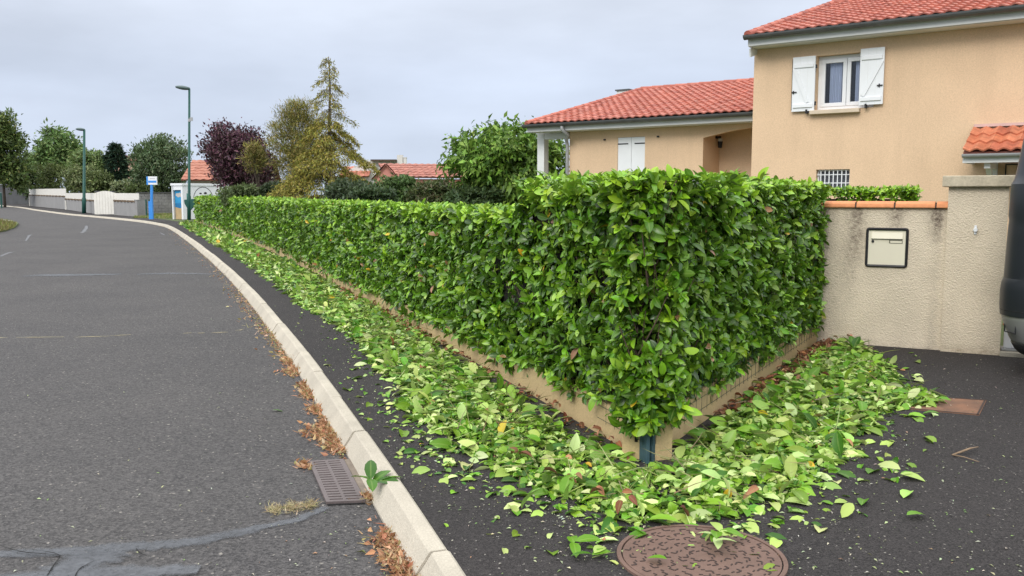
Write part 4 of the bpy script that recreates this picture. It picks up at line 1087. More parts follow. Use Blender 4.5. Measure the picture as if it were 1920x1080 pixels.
# tiled roofs with real corrugation
TILE = [(0.41, 0.122, 0.085), (0.44, 0.138, 0.094), (0.37, 0.108, 0.078), (0.45, 0.155, 0.112)]
def tile_roof(name, parent, O, A, B, W, L, pitch=.20, row=.33, amp=.032, tint=TILE, ridge=True):
    A = A.normalized(); B = B.normalized(); Nn = A.cross(B).normalized(); Nn = Nn if Nn.z > 0 else -Nn
    mb = MB(); cols = []; nt_ = max(1, round(W / pitch)); nr_ = max(1, round(L / row)); pw = W / nt_; rw = L / nr_; sub = 6
    for r_ in range(nr_):
        for t in range(nt_):
            c = random.choice(tint); k = random.uniform(.92, 1.08); c = (c[0] * k, c[1] * k, c[2] * k, 1); i = len(mb.v)
            jl = random.uniform(-.004, .004)
            for e_, (v, lift) in enumerate(((r_ * rw - .03, .018), (r_ * rw - .03, .045), ((r_ + 1) * rw, .014))):
                for s_ in range(sub + 1):
                    u = t * pw + pw * s_ / sub; z = amp * (math.cos(2 * math.pi * s_ / sub) * .5 + .5) ** .8
                    mb.v.append(tuple(O + A * u + B * v + Nn * (z + lift + jl))); cols.append(c)
            for e_ in range(2):
                for s_ in range(sub):
                    a = i + e_ * (sub + 1) + s_; mb.f.append((a, a + 1, a + sub + 2, a + sub + 1)); mb.m.append(0)
    # deck below
    i = len(mb.v)
    for p in (O, O + A * W, O + A * W + B * L, O + B * L): mb.v.append(tuple(p)); cols.append((.2, .07, .05, 1))
    for p in (O, O + A * W, O + A * W + B * L, O + B * L): mb.v.append(tuple(p - Nn * .05)); cols.append((.2, .07, .05, 1))
    for f in ((0, 1, 2, 3), (4, 7, 6, 5), (0, 4, 5, 1), (1, 5, 6, 2), (2, 6, 7, 3), (3, 7, 4, 0)): mb.f.append(tuple(i + q for q in f)); mb.m.append(0)
    # ridge and verge caps
    def caps(P, D, Ln, step=.40, rad=.085):
        nn = max(1, round(Ln / step))
        for q in range(nn):
            c = random.choice(tint); k = random.uniform(.85, 1.1); c = (c[0] * k, c[1] * k, c[2] * k, 1); n0 = len(mb.v)
            mb.tube([P + D * (q * Ln / nn), P + D * ((q + 1) * Ln / nn + .03)], [rad * 1.12, rad * .95], 10); cols.extend([c] * (len(mb.v) - n0))
    if ridge:
        caps(O + B * L + Nn * .02, A, W); caps(O + Nn * .03 + A * .02, B, L, rad=.07)
    mb.c = cols
    return mb.build(name, M['tile'], parent, recalc=False)
eo = .45
e0 = hs_(1400, 68, -eo); zg = e0[1]
zr = zg + 1.52; dr = 5.0
Bv = (hn * (dr + eo) + Vector((0, 0, zr - zg)))
tile_roof("roof", house, hp(e0[0], -eo, zg), ha, Bv, sR + .6, Bv.length)
Bv2 = (-hn * (dr + eo) + Vector((0, 0, zr - zg)))
tile_roof("rear_roof", house, hp(e0[0], 2 * dr + eo, zg), ha, Bv2, sR + .6, Bv2.length, pitch=.42, row=.7, ridge=False)
def gutter(name, s0, s1, d, z, parent, r=.085):
    mb = MB(); pr = [(r * math.cos(a), r * math.sin(a)) for a in np.linspace(math.pi, 2 * math.pi, 9)]; pr = pr + [(x * .88, y_ * .88) for x, y_ in reversed(pr)]
    mb.prism([hp(s0, d + x, z + y_) for x, y_ in pr], ha * (s1 - s0))
    q = s0 + .5
    while q < s1:
        mb.prism([hp(q, d + x * 1.05, z + y_ * 1.05) for x, y_ in pr], ha * .03); q += 1.9
    return mb.build(name, M['gutter'], parent)
gutter("gutter", e0[0] - .02, sR + .3, -eo - .07, zg + .0, house)
mb = MB(); fL = sR + .3 - e0[0]; fc_ = e0[0] + .02 + fL / 2
mb.box(hp(fc_, -eo + .04, zg - .125), (fL, .03, .13), HX); mb.box(hp(fc_, -eo / 2 + .03, zg - .19), (fL, eo - .07, .02), HX)
mb.box(hp(e0[0] + .04, 2.2, zg + .40), (.03, 5.3, .16), (ha, (hn + Vector((0, 0, .279))).normalized(), (Vector((0, 0, 1)) - hn * .279).normalized()))
mb.build("fascia", M['soffit'], house)
# main window
ws0, ws1, wz0, wz1 = win
fw = hs_(1543, 150, .2)[0]
wdw = MB(); d = .17
def framebox(mb, a, b, c, e, d, w=.06, t=.06):
    mb.box(hp((a + b) / 2, d, e - w / 2), (b - a, t, w), HX); mb.box(hp((a + b) / 2, d, c + w / 2), (b - a, t, w), HX)
    mb.box(hp(a + w / 2, d, (c + e) / 2), (w, t, e - c - 2 * w), HX); mb.box(hp(b - w / 2, d, (c + e) / 2), (w, t, e - c - 2 * w), HX)
framebox(wdw, ws0 + .002, ws1 - .002, wz0 + .002, wz1 - .002, d, .065, .07)
window = wdw.build("window", M['white'], house, bevel=.006)
wm = (ws0 + ws1) / 2
for a, b in ((ws0 + .067, wm - .004), (wm + .004, ws1 - .067)):
    mb = MB(); framebox(mb, a, b, wz0 + .067, wz1 - .067, d - .02, .07, .055); mb.build("casement", M['white'], window, bevel=.005)
    mb = MB(); mb.box(hp((a + b) / 2, d - .01, (wz0 + wz1) / 2), (b - a - .14, .008, wz1 - wz0 - .274), HX); mb.build("pane", M['glass'], window)
    mb = MB(); nn = 40; zz = (wz0 + .07, wz1 - .07); off_ = (b - a) * .13
    for i in range(nn):
        s1_, s2_ = a + .07 + off_ + (b - a - .14 - off_ * 1.5) * i / nn, a + .07 + off_ + (b - a - .14 - off_ * 1.5) * (i + 1) / nn
        w1, w2 = .018 * math.sin(i * 1.15), .018 * math.sin((i + 1) * 1.15)
        mb.face([hp(s1_, d + .06 + w1, zz[0]), hp(s2_, d + .06 + w2, zz[0]), hp(s2_, d + .06 + w2, zz[1]), hp(s1_, d + .06 + w1, zz[1])])
    mb.build("curtain", M['curtain'], window, smooth=True, recalc=False)
mb = MB(); mb.box(hp(wm, 1.0, (wz0 + wz1) / 2), (ws1 - ws0 + .6, .02, wz1 - wz0 + .6), HX); mb.build("room_wall", M['room'], window)
mb = MB(); sb = hs_(1519, 210, -.06)[0]; se_ = hs_(1612, 206, -.06)[0]
mb.box(hp((sb + se_) / 2, .03, wz0 - .045), (se_ - sb, .30, .075), HX); mb.build("sill", M['sill'], house, bevel=.008)
# shutters, open against the wall
def shutter(s0, s1, z0, z1, d, hinge_left, lean=0):
    A0 = hp(s0, d, 0); sh = MB(); c = (s0 + s1) / 2; w = s1 - s0
    sh.box(hp(c, d, (z0 + z1) / 2), (w, .03, z1 - z0), HX)
    for k in (1, 2): sh.box(hp(s0 + w * k / 3, d - .0155, (z0 + z1) / 2), (.004, .002, z1 - z0), HX, 1)
    o = sh.build("shutter", [M['white'], M['soffit']], house, bevel=.004)
    zb = []
    for zc in (z1 - (z1 - z0) * .17, z0 + (z1 - z0) * .10):
        mb = MB(); mb.prism([hp(s0 + .03, d - .016, zc - .045), hp(s0 + .03, d - .040, zc - .03), hp(s0 + .03, d - .040, zc + .03), hp(s0 + .03, d - .016, zc + .045)], ha * (w - .06)); mb.build("batten", M['white'], o); zb.append(zc)
    mb = MB(); p, q = (hp(s0 + w * .1, d - .026, zb[0] - .06), hp(s1 - w * .3, d - .026, zb[1] + .06)) if hinge_left else (hp(s1 - w * .08, d - .026, zb[0] - .06), hp(s0 + w * .15, d - .026, zb[1] + .06))
    dd = (q - p); t = dd.normalized(); up = t.cross(hn).normalized(); mb.box((p + q) / 2, (dd.length, .02, .07), (t, hn, up)); mb.build("brace", M['white'], o, bevel=.002)
    return o
l0, l1 = hs_(1486, 160, -.06)[0], hs_(1530, 160, -.06)[0] - .02
r0, r1 = hs_(1612, 150, -.06)[0], hs_(1657, 150, -.06)[0]
sz0, sz1 = hs_(1500, 209, -.06)[1], hs_(1500, 107, -.06)[1]
o1_ = shutter(l0, l1, sz0, sz1, -.06, True); o2_ = shutter(r0, r1, hs_(1635, 196, -.06)[1], hs_(1635, 90, -.06)[1], -.06, False)
for o_, s_, z_ in ((o1_, l0 + .01, (sz0 + sz1) / 2 - .15), (o2_, r1 - .09, hs_(1648, 160, -.08)[1])):
    mb = MB(); mb.box(hp(s_ + .03, -.085, z_), (.10, .018, .02), HX); mb.box(hp(s_ + .02, -.085, z_), (.02, .02, .06), HX); mb.build("latch", M['iron_black'], o_)
for o_, s_, zz in ((o1_, l1 + .012, (sz1 - .20, sz0 + .14)),):
    for z_ in zz: mb = MB(); mb.box(hp(s_, -.055, z_), (.03, .03, .07), HX); mb.build("hinge", M['iron_black'], o_)
mb = MB(); mb.tube([hp(l0 - .006, -.06, sz0 + .03), hp(l0 - .006, -.06, sz1 - .03)], .009, 6); mb.build("espagnolette", M['iron_black'], o1_)
for s_, z_ in ((l1 - .14, sz0 - .01), (r0 + .13, hs_(1620, 199, -.06)[1])):
    mb = MB(); mb.box(hp(s_, -.06, z_), (.03, .09, .08), HX); mb.box(hp(s_ + .03, -.08, z_ - .02), (.07, .02, .02), HX); mb.build("shutter_stay", M['iron_black'], house)
# barred window
g0, g1, gz0, gz1 = grl
mb = MB(); framebox(mb, g0 + .002, g1 - .002, gz0, gz1 - .002, .12, .03, .04)
bw = mb.build("barred_window", M['white'], house)
for k in range(1, 8): 
    mb = MB(); mb.box(hp(g0 + (g1 - g0) * k / 8, .05, (gz0 + gz1) / 2), (.016, .016, gz1 - gz0), HX); mb.build("bar", M['white'], bw)
mb = MB(); mb.box(hp((g0 + g1) / 2, .065, gz1 - .10), (g1 - g0, .014, .016), HX); mb.box(hp((g0 + g1) / 2, .065, gz1 - .26), (g1 - g0, .014, .016), HX); mb.build("crossbar", M['white'], bw)
mb = MB(); mb.box(hp((g0 + g1) / 2, .16, (gz0 + gz1) / 2), (g1 - g0 - .01, .01, gz1 - gz0 - .01), HX); mb.build("pane", pmat("dark frosted pane", (0.10, 0.11, 0.13), .25, .4, 25), bw)
# door canopy
cd = -.95
c0 = hs_(1806, 286, cd); c1 = hs_(1838, 243, -.03); cw = 2.0
CB = hn * (-cd - .03) + Vector((0, 0, c1[1] - c0[1])); 
canopy = tile_roof("canopy_roof", house, hp(c0[0], cd, c0[1]), ha, CB, cw, CB.length, pitch=.20, row=.36, amp=.045, tint=[(0.50, 0.155, 0.075), (0.55, 0.19, 0.10), (0.45, 0.13, 0.07)], ridge=False)
mb = MB(); mb.box(hp(c0[0] + cw / 2, -.03, c1[1] + .07), (cw, .05, .05), HX); mb.build("flashing", pmat("pinkish flashing", (0.6, 0.42, 0.38), .6, .05), canopy)
mb = MB(); mb.box(hp(c0[0] + cw / 2, cd + .0, c0[1] - .10), (cw, .04, .15), HX); mb.box(hp(c0[0] + .02, cd / 2, c0[1] - .10), (.04, -cd - .06, .15), HX); mb.build("canopy_fascia", M['soffit'], canopy)
gutter("canopy_gutter", c0[0], c0[0] + cw, cd - .08, c0[1] - .03, canopy, .06).data.materials[0] = M['pipe']
mb = MB(); bs = hs_(1858, 310, -.45)[0]; mb.box(hp(bs, -.06, c0[1] - .55), (.10, .10, .8), HX); mb.box(hp(bs, -.45, c0[1] - .22), (.09, .82, .09), HX)
dvec = (hn * .62 + Vector((0, 0, -.5))).normalized(); mb.box(hp(bs, -.40, c0[1] - .48), (.08, .8, .08), (ha, dvec, ha.cross(dvec))); mb.build("bracket", M['soffit'], canopy)
pp = hs_(1897, 317, -.02); mb = MB(); framebox(mb, pp[0] - .1, pp[0] + .1, pp[1] - .14, pp[1] + .09, -.015, .02, .03); mb.build("plaque_frame", M['iron_black'], house)
mb = MB(); mb.box(hp(pp[0], -.008, pp[1] - .02), (.17, .012, .2), HX); mb.build("plaque", M['render_pale'], house)

# the lower wing
dw = 2.0
zl, zrg = hs_(990, 233, dw - eo)[1], 0
sl = hs_(988, 236, dw - eo)[0]; zw = (hs_(988, 236, dw - eo)[1] + hs_(1410, 207, dw - eo)[1]) / 2
swl = hs_(1068, 280, dw)[0]; spr = hs_(1318, 290, dw)[0]
zs = zw - .20
wop = (hs_(1158, 290, dw)[0], hs_(1209, 290, dw)[0], .1, hs_(1180, 257, dw)[1])
zarch = hs_(1325, 242, dw)[1]
mb = MB(); wall_open(mb, swl, 1.2, -.1, zs, dw, [wop, (spr, 1.2, -.1, zarch)], reveal=.12)
mb.face([hp(swl, dw, -.1), hp(swl, dw + 9, -.1), hp(swl, dw + 9, zs), hp(swl, dw, zs)])
mb.build("wing_wall", M['render'], house, recalc=False)
rd = .95
mb = MB()                                             # recessed porch with a shallow arch
mb.face([hp(spr, dw + .12, -.1), hp(spr, dw + .12, zs), hp(spr, dw + rd, zs), hp(spr, dw + rd, -.1)])
mb.face([hp(spr, dw + rd, -.1), hp(1.2, dw + rd, -.1), hp(1.2, dw + rd, zs), hp(spr, dw + rd, zs)])
mb.face([hp(spr, dw + .12, zs), hp(1.2, dw + .12, zs), hp(1.2, dw + rd, zs), hp(spr, dw + rd, zs)])
mb.build("porch", M['render_pale'], house, recalc=False)
mb = MB(); pts = [hp(spr, dw - .004, zarch + .01), hp(spr, dw - .004, zarch - .20)] + [hp(spr + 1.5 * t, dw - .004, zarch - .20 + .20 * math.sin(t * math.pi / 2)) for t in (.15, .3, .5, .75, 1)]
mb.prism(pts, hn * .12); mb.build("porch_arch", M['render'], house)
dp = hs_(1399, 300, dw + rd - .03)[0]; mb = MB(); mb.box(hp(dp + .5, dw + rd - .03, 1.1), (1.0, .05, 2.15), HX); mb.build("front_door", M['render_pale'], house)
lp = hit(1343, 264, hp(spr, 0, 0), ha)                # lamp on the side wall of the porch
mb = MB(); mb.box(lp + ha * .05 + Vector((0, 0, .08)), (.1, .12, .06), HX); lamp_w = mb.build("wall_lamp", M['iron_black'], house, bevel=.004)
mb = MB(); mb.tube([lp + ha * .10 + Vector((0, 0, .05)), lp + ha * .10 + Vector((0, 0, -.10))], [.055, .05], 10); mb.build("shade", M['lens'], lamp_w)
mb = MB(); mb.tube([lp + ha * .10 + Vector((0, 0, -.02)), lp + ha * .10 + Vector((0, 0, -.17))], [.062, .045], 10); mb.build("basket", M['iron_black'], lamp_w)
# closed shutters
m_ = (wop[0] + wop[1]) / 2
for a, b in ((wop[0] + .004, m_ - .004), (m_ + .004, wop[1] - .004)):
    mb = MB(); mb.box(hp((a + b) / 2, dw + .03, (wop[2] + wop[3]) / 2), (b - a, .035, wop[3] - wop[2] - .01), HX)
    o = mb.build("shutter", M['white'], house, bevel=.003)
    zst = wop[3] - .16; ctr = a + (b - a) * (.38 if a < m_ - .05 else .62)
    mb = MB(); mb.box(hp(ctr, dw + .009, zst), ((b - a) * .78, .008, .028), HX); mb.build("strap_hinge", M['iron_black'], o)
for px, py in ((1134, 262), (1234, 256)):
    q = hs_(px, py, dw - .01); mb = MB(); mb.box(hp(q[0], dw - .02, q[1]), (.05, .04, .035), HX); mb.build("shutter_stay", M['iron_black'], house)
# wing roof
sv0 = sl - .02; WB = hn * 6.3 + Vector((0, 0, 1.47))
tile_roof("wing_roof", house, hp(sv0, dw - eo, zw), ha, WB, -sv0 + 1.2, WB.length, pitch=.20, row=.33)
WB2 = -hn * 6.3 + Vector((0, 0, 1.47)); tile_roof("wing_rear_roof", house, hp(sv0, dw - eo + 12.6, zw), ha, WB2, -sv0 + 1.2, WB2.length, pitch=.4, row=.66, ridge=False)
gutter("wing_gutter", sv0 - .05, .0, dw - eo - .07, zw - .01, house)
mb = MB(); mb.box(hp(sv0 / 2, dw - eo + .04, zw - .13), (-sv0 - .02, .03, .13), HX); mb.box(hp(sv0 / 2, dw - eo / 2 + .03, zw - .195), (-sv0 - .02, eo - .07, .02), HX)
mb.box(hp((sv0 + swl) / 2, dw + .2, zw - .28), (swl - sv0 - .25, .2, .16), HX)
mb.box(hp((sv0 + swl) / 2, dw + 3.2, zw - .18), (swl - sv0 - .06, 6.0, .02), HX)
mb.build("wing_fascia", M['soffit'], house)
cs_ = hs_(1018, 280, dw + .2)[0]; mb = MB(); mb.box(hp(cs_, dw + .2, (zw - .2) / 2 - .1), (.22, .22, zw), HX); mb.build("porch_column", M['soffit'], house, bevel=.01)
dpp = hs_(1056, 238, dw - eo)[0]
mb = MB(); mb.tube([hp(dpp, dw - eo - .06, zw - .06), hp(dpp, dw - eo - .06, zw - .16), hp(dpp + .10, dw - eo + .06, zw - .30), hp(swl - .03, dw - .10, zw - .42), hp(swl - .03, dw - .06, zw - .55), hp(swl - .03, dw - .06, .1)], .045, 8); mb.build("downpipe", M['pipe'], house, smooth=True)
ch = hit(1170, 180, hp(0, dw + 5.6, 0), hn); s_c = (ch - HC).dot(ha)
mb = MB(); mb.box(hp(s_c, dw + 5.7, zw + 1.15), (.42, .4, .62), HX); chim = mb.build("chimney", M['soffit'], house)
mb = MB(); mb.box(hp(s_c, dw + 5.7, zw + 1.48), (.5, .48, .04), HX); mb.build("chimney_cap", M['gutter'], chim)

# ------------------------------------------------------------------ street lamps
def lamp(label, base, top_px, head_px, Y, r0=.085, box_z=None, base_box=None):
    t = thing("street_lamp", label, "street lamp", base, "street lamps")
    top = at_y(top_px[0], top_px[1], Y); mid = base + (top - base) * .2
    mb = MB(); mb.tube([base, base + (top - base) * .18, base + (top - base) * .19, top], [r0, r0 * .97, r0 * .75, r0 * .55], 12); mb.build("pole", M['lamp_green'], t, smooth=True)
    tip = at_y(head_px[0], head_px[1], Y); dl = (tip - top); 
    mb = MB(); n = 10; pr = []
    for k in range(n + 1):
        q = k / n; w = .21 * math.sin(math.pi * min(1, .12 + q * .8)) ** .6 + .015; c = top + dl * q
        pr.append((c, w))
    for k, (c, w) in enumerate(pr):
        for j in range(10):
            a = 2 * math.pi * j / 10; mb.v.append((c.x, c.y + w * 1.1 * math.cos(a), c.z + w * .55 * math.sin(a)))
    for k in range(n):
        for j in range(10): j2 = (j + 1) % 10; mb.f.append((k * 10 + j, k * 10 + j2, k * 10 + 10 + j2, k * 10 + 10 + j)); mb.m.append(0)
    mb.f.append(tuple(range(10))); mb.m.append(0); mb.f.append(tuple(n * 10 + j for j in range(10))); mb.m.append(0)
    mb.build("lamp_head", M['lamp_head'], t, smooth=True)
    c = top + dl * .6; mb = MB(); mb.box(c - Vector((0, 0, .065)), (abs(dl.length) * .5, .16, .03), (dl.normalized(), (0, 1, 0), dl.normalized().cross(Vector((0, 1, 0))))); mb.build("lens", M['lens'], t, bevel=.01)
    if box_z:
        p = base + (top - base) * box_z; mb = MB(); mb.box(p + Vector((.12, 0, 0)), (.14, .12, .2)); mb.tube([p - Vector((0, 0, .15)), p + Vector((0, 0, .02))], .08, 10); mb.build("junction_box", M['pipe'], t)
    if base_box:
        p = base + (top - base) * base_box; mb = MB(); mb.prism([p + Vector((-.28, -.06, .28)), p + Vector((.36, -.06, .34)), p + Vector((.40, -.06, .0)), p + Vector((.12, -.06, -.32)), p + Vector((-.05, -.06, -.32)), p + Vector((-.26, -.06, .05))], (0, .12, 0)); mb.build("litter_bin", M['lamp_green'], t, bevel=.02)
    return t
b1 = at(354.5, 412.5)
lamp("tall green street lamp at the far end of the hedge beside the painted shelter", b1, (355, 166), (330, 163), b1.y, .11, .77, .12)
b2 = at(157.5, 400)
lamp("farther green street lamp on the footpath before the white panelled wall", b2, (158, 243), (143, 242), b2.y, .16)
b3 = at_y(2.5, 379, 100); b3.z = 0
t = thing("post", "dark slim post at the far left edge before the dark grey wall", "post", b3); mb = MB(); mb.tube([b3, b3 + Vector((0, 0, 1.7))], .09, 8); mb.build("shaft", M['lamp_green'], t); mb = MB(); mb.tube([b3 + Vector((0, 0, 1.7)), b3 + Vector((0, 0, 1.78))], [.11, .05], 8); mb.build("cap", M['lamp_head'], t)

# ------------------------------------------------------------------ bus stop sign and shelter
sb_ = at(284, 411); sy = sb_.y
bs_t = thing("bus_stop_sign", "blue bus stop pole with white and blue panel near the grey block wall", "bus stop sign", sb_)
mb = MB(); mb.tube([sb_, at_y(284.5, 346, sy)], .085, 10); mb.box(sb_ + Vector((0, 0, .55)), (.24, .16, 1.1)); mb.build("pole", M['blue_sign'], bs_t)
p0, p1 = at_y(278.5, 346.5, sy), at_y(294, 331, sy); pc = (p0 + p1) / 2
mb = MB(); mb.box(pc, (p1.x - p0.x, .12, p1.z - p0.z)); panel = mb.build("panel", M['white'], bs_t, bevel=.01)
mb = MB(); mb.box(pc + Vector((0, -.063, -.06)), (p1.x - p0.x - .04, .006, .13)); mb.build("stripe", M['blue_sign'], panel)
mb = MB(); mb.box(Vector((p0.x - .045, sy, pc.z)), (.09, .14, p1.z - p0.z)); mb.build("edge", M['blue_sign'], panel)
mb = MB()
for k in range(7): mb.box(pc + Vector((-.13 + .045 * k, -.063, .125)), (.028, .006, .04))
mb.build("lettering", M['pipe'], panel)
gp1 = [at(275, 407), at(281, 407)]
for q, pz in enumerate(gp1):
    t = thing("fence_post", ["slim dark green post just left of the bus stop pole", "slim dark green post right behind the bus stop pole"][q], "fence post", pz, "green posts by the bus stop")
    mb = MB(); mb.tube([pz, pz + Vector((0, 0, 1.15))], .05, 8); mb.build("shaft", M['lamp_green'], t); mb = MB(); mb.tube([pz + Vector((0, 0, 1.15)), pz + Vector((0, 0, 1.19))], [.06, .03], 8); mb.build("cap", M['lamp_green'], t)

bk = at(344, 411.5); by = bk.y
fdir = Vector((-.86, .51, 0)).normalized(); sdir = Vector((.51, .86, 0)).normalized()
hB = at_y(344, 344, by).z
fwid = 0.98; slen = 3.6
shel = thing("bus_shelter", "white bus shelter painted with a beach mural and a round face on its side", "bus shelter", bk)
SX = (fdir, sdir, Vector((0, 0, 1)))
def bp(f, s_, z): return bk + fdir * f + sdir * s_ + Vector((0, 0, z))
mb = MB(); mb.box(bp(fwid / 2, slen / 2, hB - .06), (fwid + .1, slen + .1, .14), SX); mb.build("roof", M['white'], shel, bevel=.01)
mb = MB(); mb.box(bp(.03, slen / 2, hB / 2 - .065), (.06, slen, hB - .13), SX); sidem = mb
mb = MB(); mb.box(bp(fwid - .03, slen / 2, hB / 2 - .065), (.06, slen, hB - .13), SX); mb.build("back_panel", M['white'], shel)
for f in (.10, fwid - .06):
    mb = MB(); mb.box(bp(f, .05, hB / 2 - .07), (.08 if f < .5 else .06, .1, hB - .14), SX); mb.build("jamb", M['white'], shel)
mb = MB(); mb.box(bp(fwid / 2, .04, hB - .26), (fwid - .3, .08, .26), SX); mb.build("lintel", M['white'], shel)
mb = MB(); fa, fb = .16, fwid - .10; sm = .14
zz = [0.0, .42, .62, hB - .40]
zt = hB - .38
def mq(a, b, z0, z1, m, s_=sm): mb.face([bp(a, s_, z0), bp(b, s_, z0), bp(b, s_, z1), bp(a, s_, z1)], m)
mq(fa, fb, 0, .62, 0); mq(fa, fb, .62, .98, 1); mq(fa, fb, .98, zt, 2)
mb.face([bp(fa, sm - .004, .50), bp(fb, sm - .004, .58), bp(fb, sm - .004, .74), bp(fa + .3, sm - .004, .68), bp(fa, sm - .004, .70)], 0)
for cx, cz, r in ((.42, zt - .30, .15), (.55, zt - .33, .16), (.68, zt - .30, .12), (.33, zt - .36, .1)):
    mb.face([bp(cx + r * math.cos(a), sm - .004 - r * .01, cz + r * .8 * math.sin(a)) for a in np.linspace(0, 2 * math.pi, 16, endpoint=False)], 3)
mb.build("mural", [M['sand_paint'], M['sea_paint'], M['sky_paint'], M['cloud_paint']], shel, recalc=False)
mb = sidem                                            # painted round face on the street side
def ring(c, r0, r1, a0, a1, m, n=24, off=-.006):
    for k in range(n):
        a = a0 + (a1 - a0) * k / n; b = a0 + (a1 - a0) * (k + 1) / n
        mb.face([bp(off, c[0] + r0 * math.cos(a), c[1] + r0 * math.sin(a)), bp(off, c[0] + r1 * math.cos(a), c[1] + r1 * math.sin(a)), bp(off, c[0] + r1 * math.cos(b), c[1] + r1 * math.sin(b)), bp(off, c[0] + r0 * math.cos(b), c[1] + r0 * math.sin(b))], m)
def blob(c, rx, rz, m, off=-.006, n=16): mb.face([bp(off, c[0] + rx * math.cos(a), c[1] + rz * math.sin(a)) for a in np.linspace(0, 2 * math.pi, n, endpoint=False)], m)
fc = (1.55, hB - .95); ring(fc, .72, .76, 0.1, 3.0, 1); blob((1.35, hB - .60), .10, .045, 1); blob((1.72, hB - .58), .12, .07, 1); blob((1.22, hB - .88), .15, .09, 1); blob((1.58, hB - .9), .1, .06, 1)
for s_, a, b in ((2.75, .2, .55), (3.1, .25, .7), (.35, 1.2, 1.6), (.3, .4, 1.1)):
    mb.face([bp(-.006, s_, hB - a - .2), bp(-.006, s_ + .12, hB - a - .2), bp(-.006, s_ + .16, hB - b - .2), bp(-.006, s_ - .02, hB - b - .2)], 2)
mb.build("side_panel", [M['white'], M['iron_black'], M['teal_paint']], shel, recalc=False)

# ------------------------------------------------------------------ walls and gate across the side road
def pan(a, y0): return at(a, y0)
def walled(label, A, B, zA_top, zB_top, white_h, cap=True):
    t = thing("panel_wall", label, "wall", A, "walls of grey block topped with white panels")
    d = (B - A); d.z = 0; L = d.length; d.normalize(); n = Vector((-d.y, d.x, 0)); n = n if n.y > 0 else -n
    def q(s_, dd, z): return Vector((A.x, A.y, 0)) + d * s_ + n * dd + Vector((0, 0, z))
    hA, hB_ = zA_top - white_h, zB_top - white_h
    mb = MB(); mb.prism([q(0, 0, -.1), q(L, 0, -.1), q(L, 0, hB_), q(0, 0, hA)], n * .22); mb.build("wall", M['block'], t)
    mb = MB(); mb.prism([q(0, .06, hA + .10), q(L, .06, hB_ + .10), q(L, .06, zB_top), q(0, .06, zA_top)], n * .06); p = mb.build("panel", M['offwhite'], t)
    mb = MB(); nn = max(4, int(L / 2.6 if L > 15 else L / .9))
    for k in range(nn):
        a, b = L * (k + .08) / nn, L * (k + .80) / nn; z = hA + (hB_ - hA) * k / nn
        mb.prism([q(a, -.05, z), q(b, -.05, z), q(b - (b - a) * .2, -.05, z + .13), q(a + (b - a) * .2, -.05, z + .13)], n * .3)
    mb.build("tile_edge", M['brick_edge'], t)
    for s_, hh in ((.0, 1),) if L > 15 else ((L, 1),):
        mb = MB(); mb.box(q(s_ + (1.2 if L > 15 else -.15), -.06, hA * .45), (.45 if L > 15 else .16, .1, hA * .9), (d, n, (0, 0, 1))); mb.build("white_post", M['offwhite'], t)
    return t
W0, W1, W2, W3, W4 = at(55, 386), at(123.5, 392.5), at(183, 401.5), at(214, 403), at(259, 406.5)
zz = lambda p, px, py: at_y(px, py, p.y).z
walled("grey block wall topped by white panels, farthest left and tallest section", W0, W1, zz(W0, 55, 354.5), zz(W1, 124, 353.5), .86)
walled("grey block wall topped by white panels behind the farther lamp post, left of the arched gate", W1 + Vector((.2, -.5, 0)), W2, zz(W1, 124, 362), zz(W2, 182, 362), .66)
walled("grey block wall topped by white panels just right of the arched gate", W3, W4, zz(W3, 214, 362), zz(W4, 259, 362.5), .62)
for lab, px in (("grey gate pillar at the left side of the white arched gate", 184.5), ("grey gate pillar at the right side of the white arched gate", 212)):
    p = at(px, 402.5); h_ = at_y(px, 360, p.y).z; t = thing("gate_pillar", lab, "pillar", p, "grey pillars of the arched gate")
    mb = MB(); mb.box(p + Vector((0, .1, h_ / 2)), (.20, .3, h_)); mb.build("shaft", M['block'], t); mb = MB(); mb.box(p + Vector((0, .1, h_ + .04)), (.34, .42, .08)); mb.build("cap", M['block_dark'], t)
ga, gb = at(187.5, 402.5), at(210, 403.5); gy = (ga.y + gb.y) / 2
gt = thing("garden_gate", "white plank garden gate with an arched top between two grey pillars", "gate", ga)
zlo, zhi = at_y(190, 363, gy).z, at_y(199, 358, gy).z
gx0, gx1 = ga.x, gb.x
mb = MB(); npk = 8
for k in range(npk):
    a, b = gx0 + (gx1 - gx0) * k / npk + .008, gx0 + (gx1 - gx0) * (k + 1) / npk - .008
    za = zlo + (zhi - zlo) * math.sin(math.pi * k / npk); zb_ = zlo + (zhi - zlo) * math.sin(math.pi * (k + 1) / npk)
    mb.prism([Vector((a, gy, .05)), Vector((b, gy, .05)), Vector((b, gy, zb_)), Vector((a, gy, za))], (0, .04, 0))
mb.build("plank_panel", M['offwhite'], gt); mb = MB(); mb.box(((gx0 + gx1) / 2, gy + .06, .5), (gx1 - gx0, .04, .1)); mb.box(((gx0 + gx1) / 2, gy + .06, 1.4), (gx1 - gx0, .04, .1)); mb.build("rail", M['offwhite'], gt)
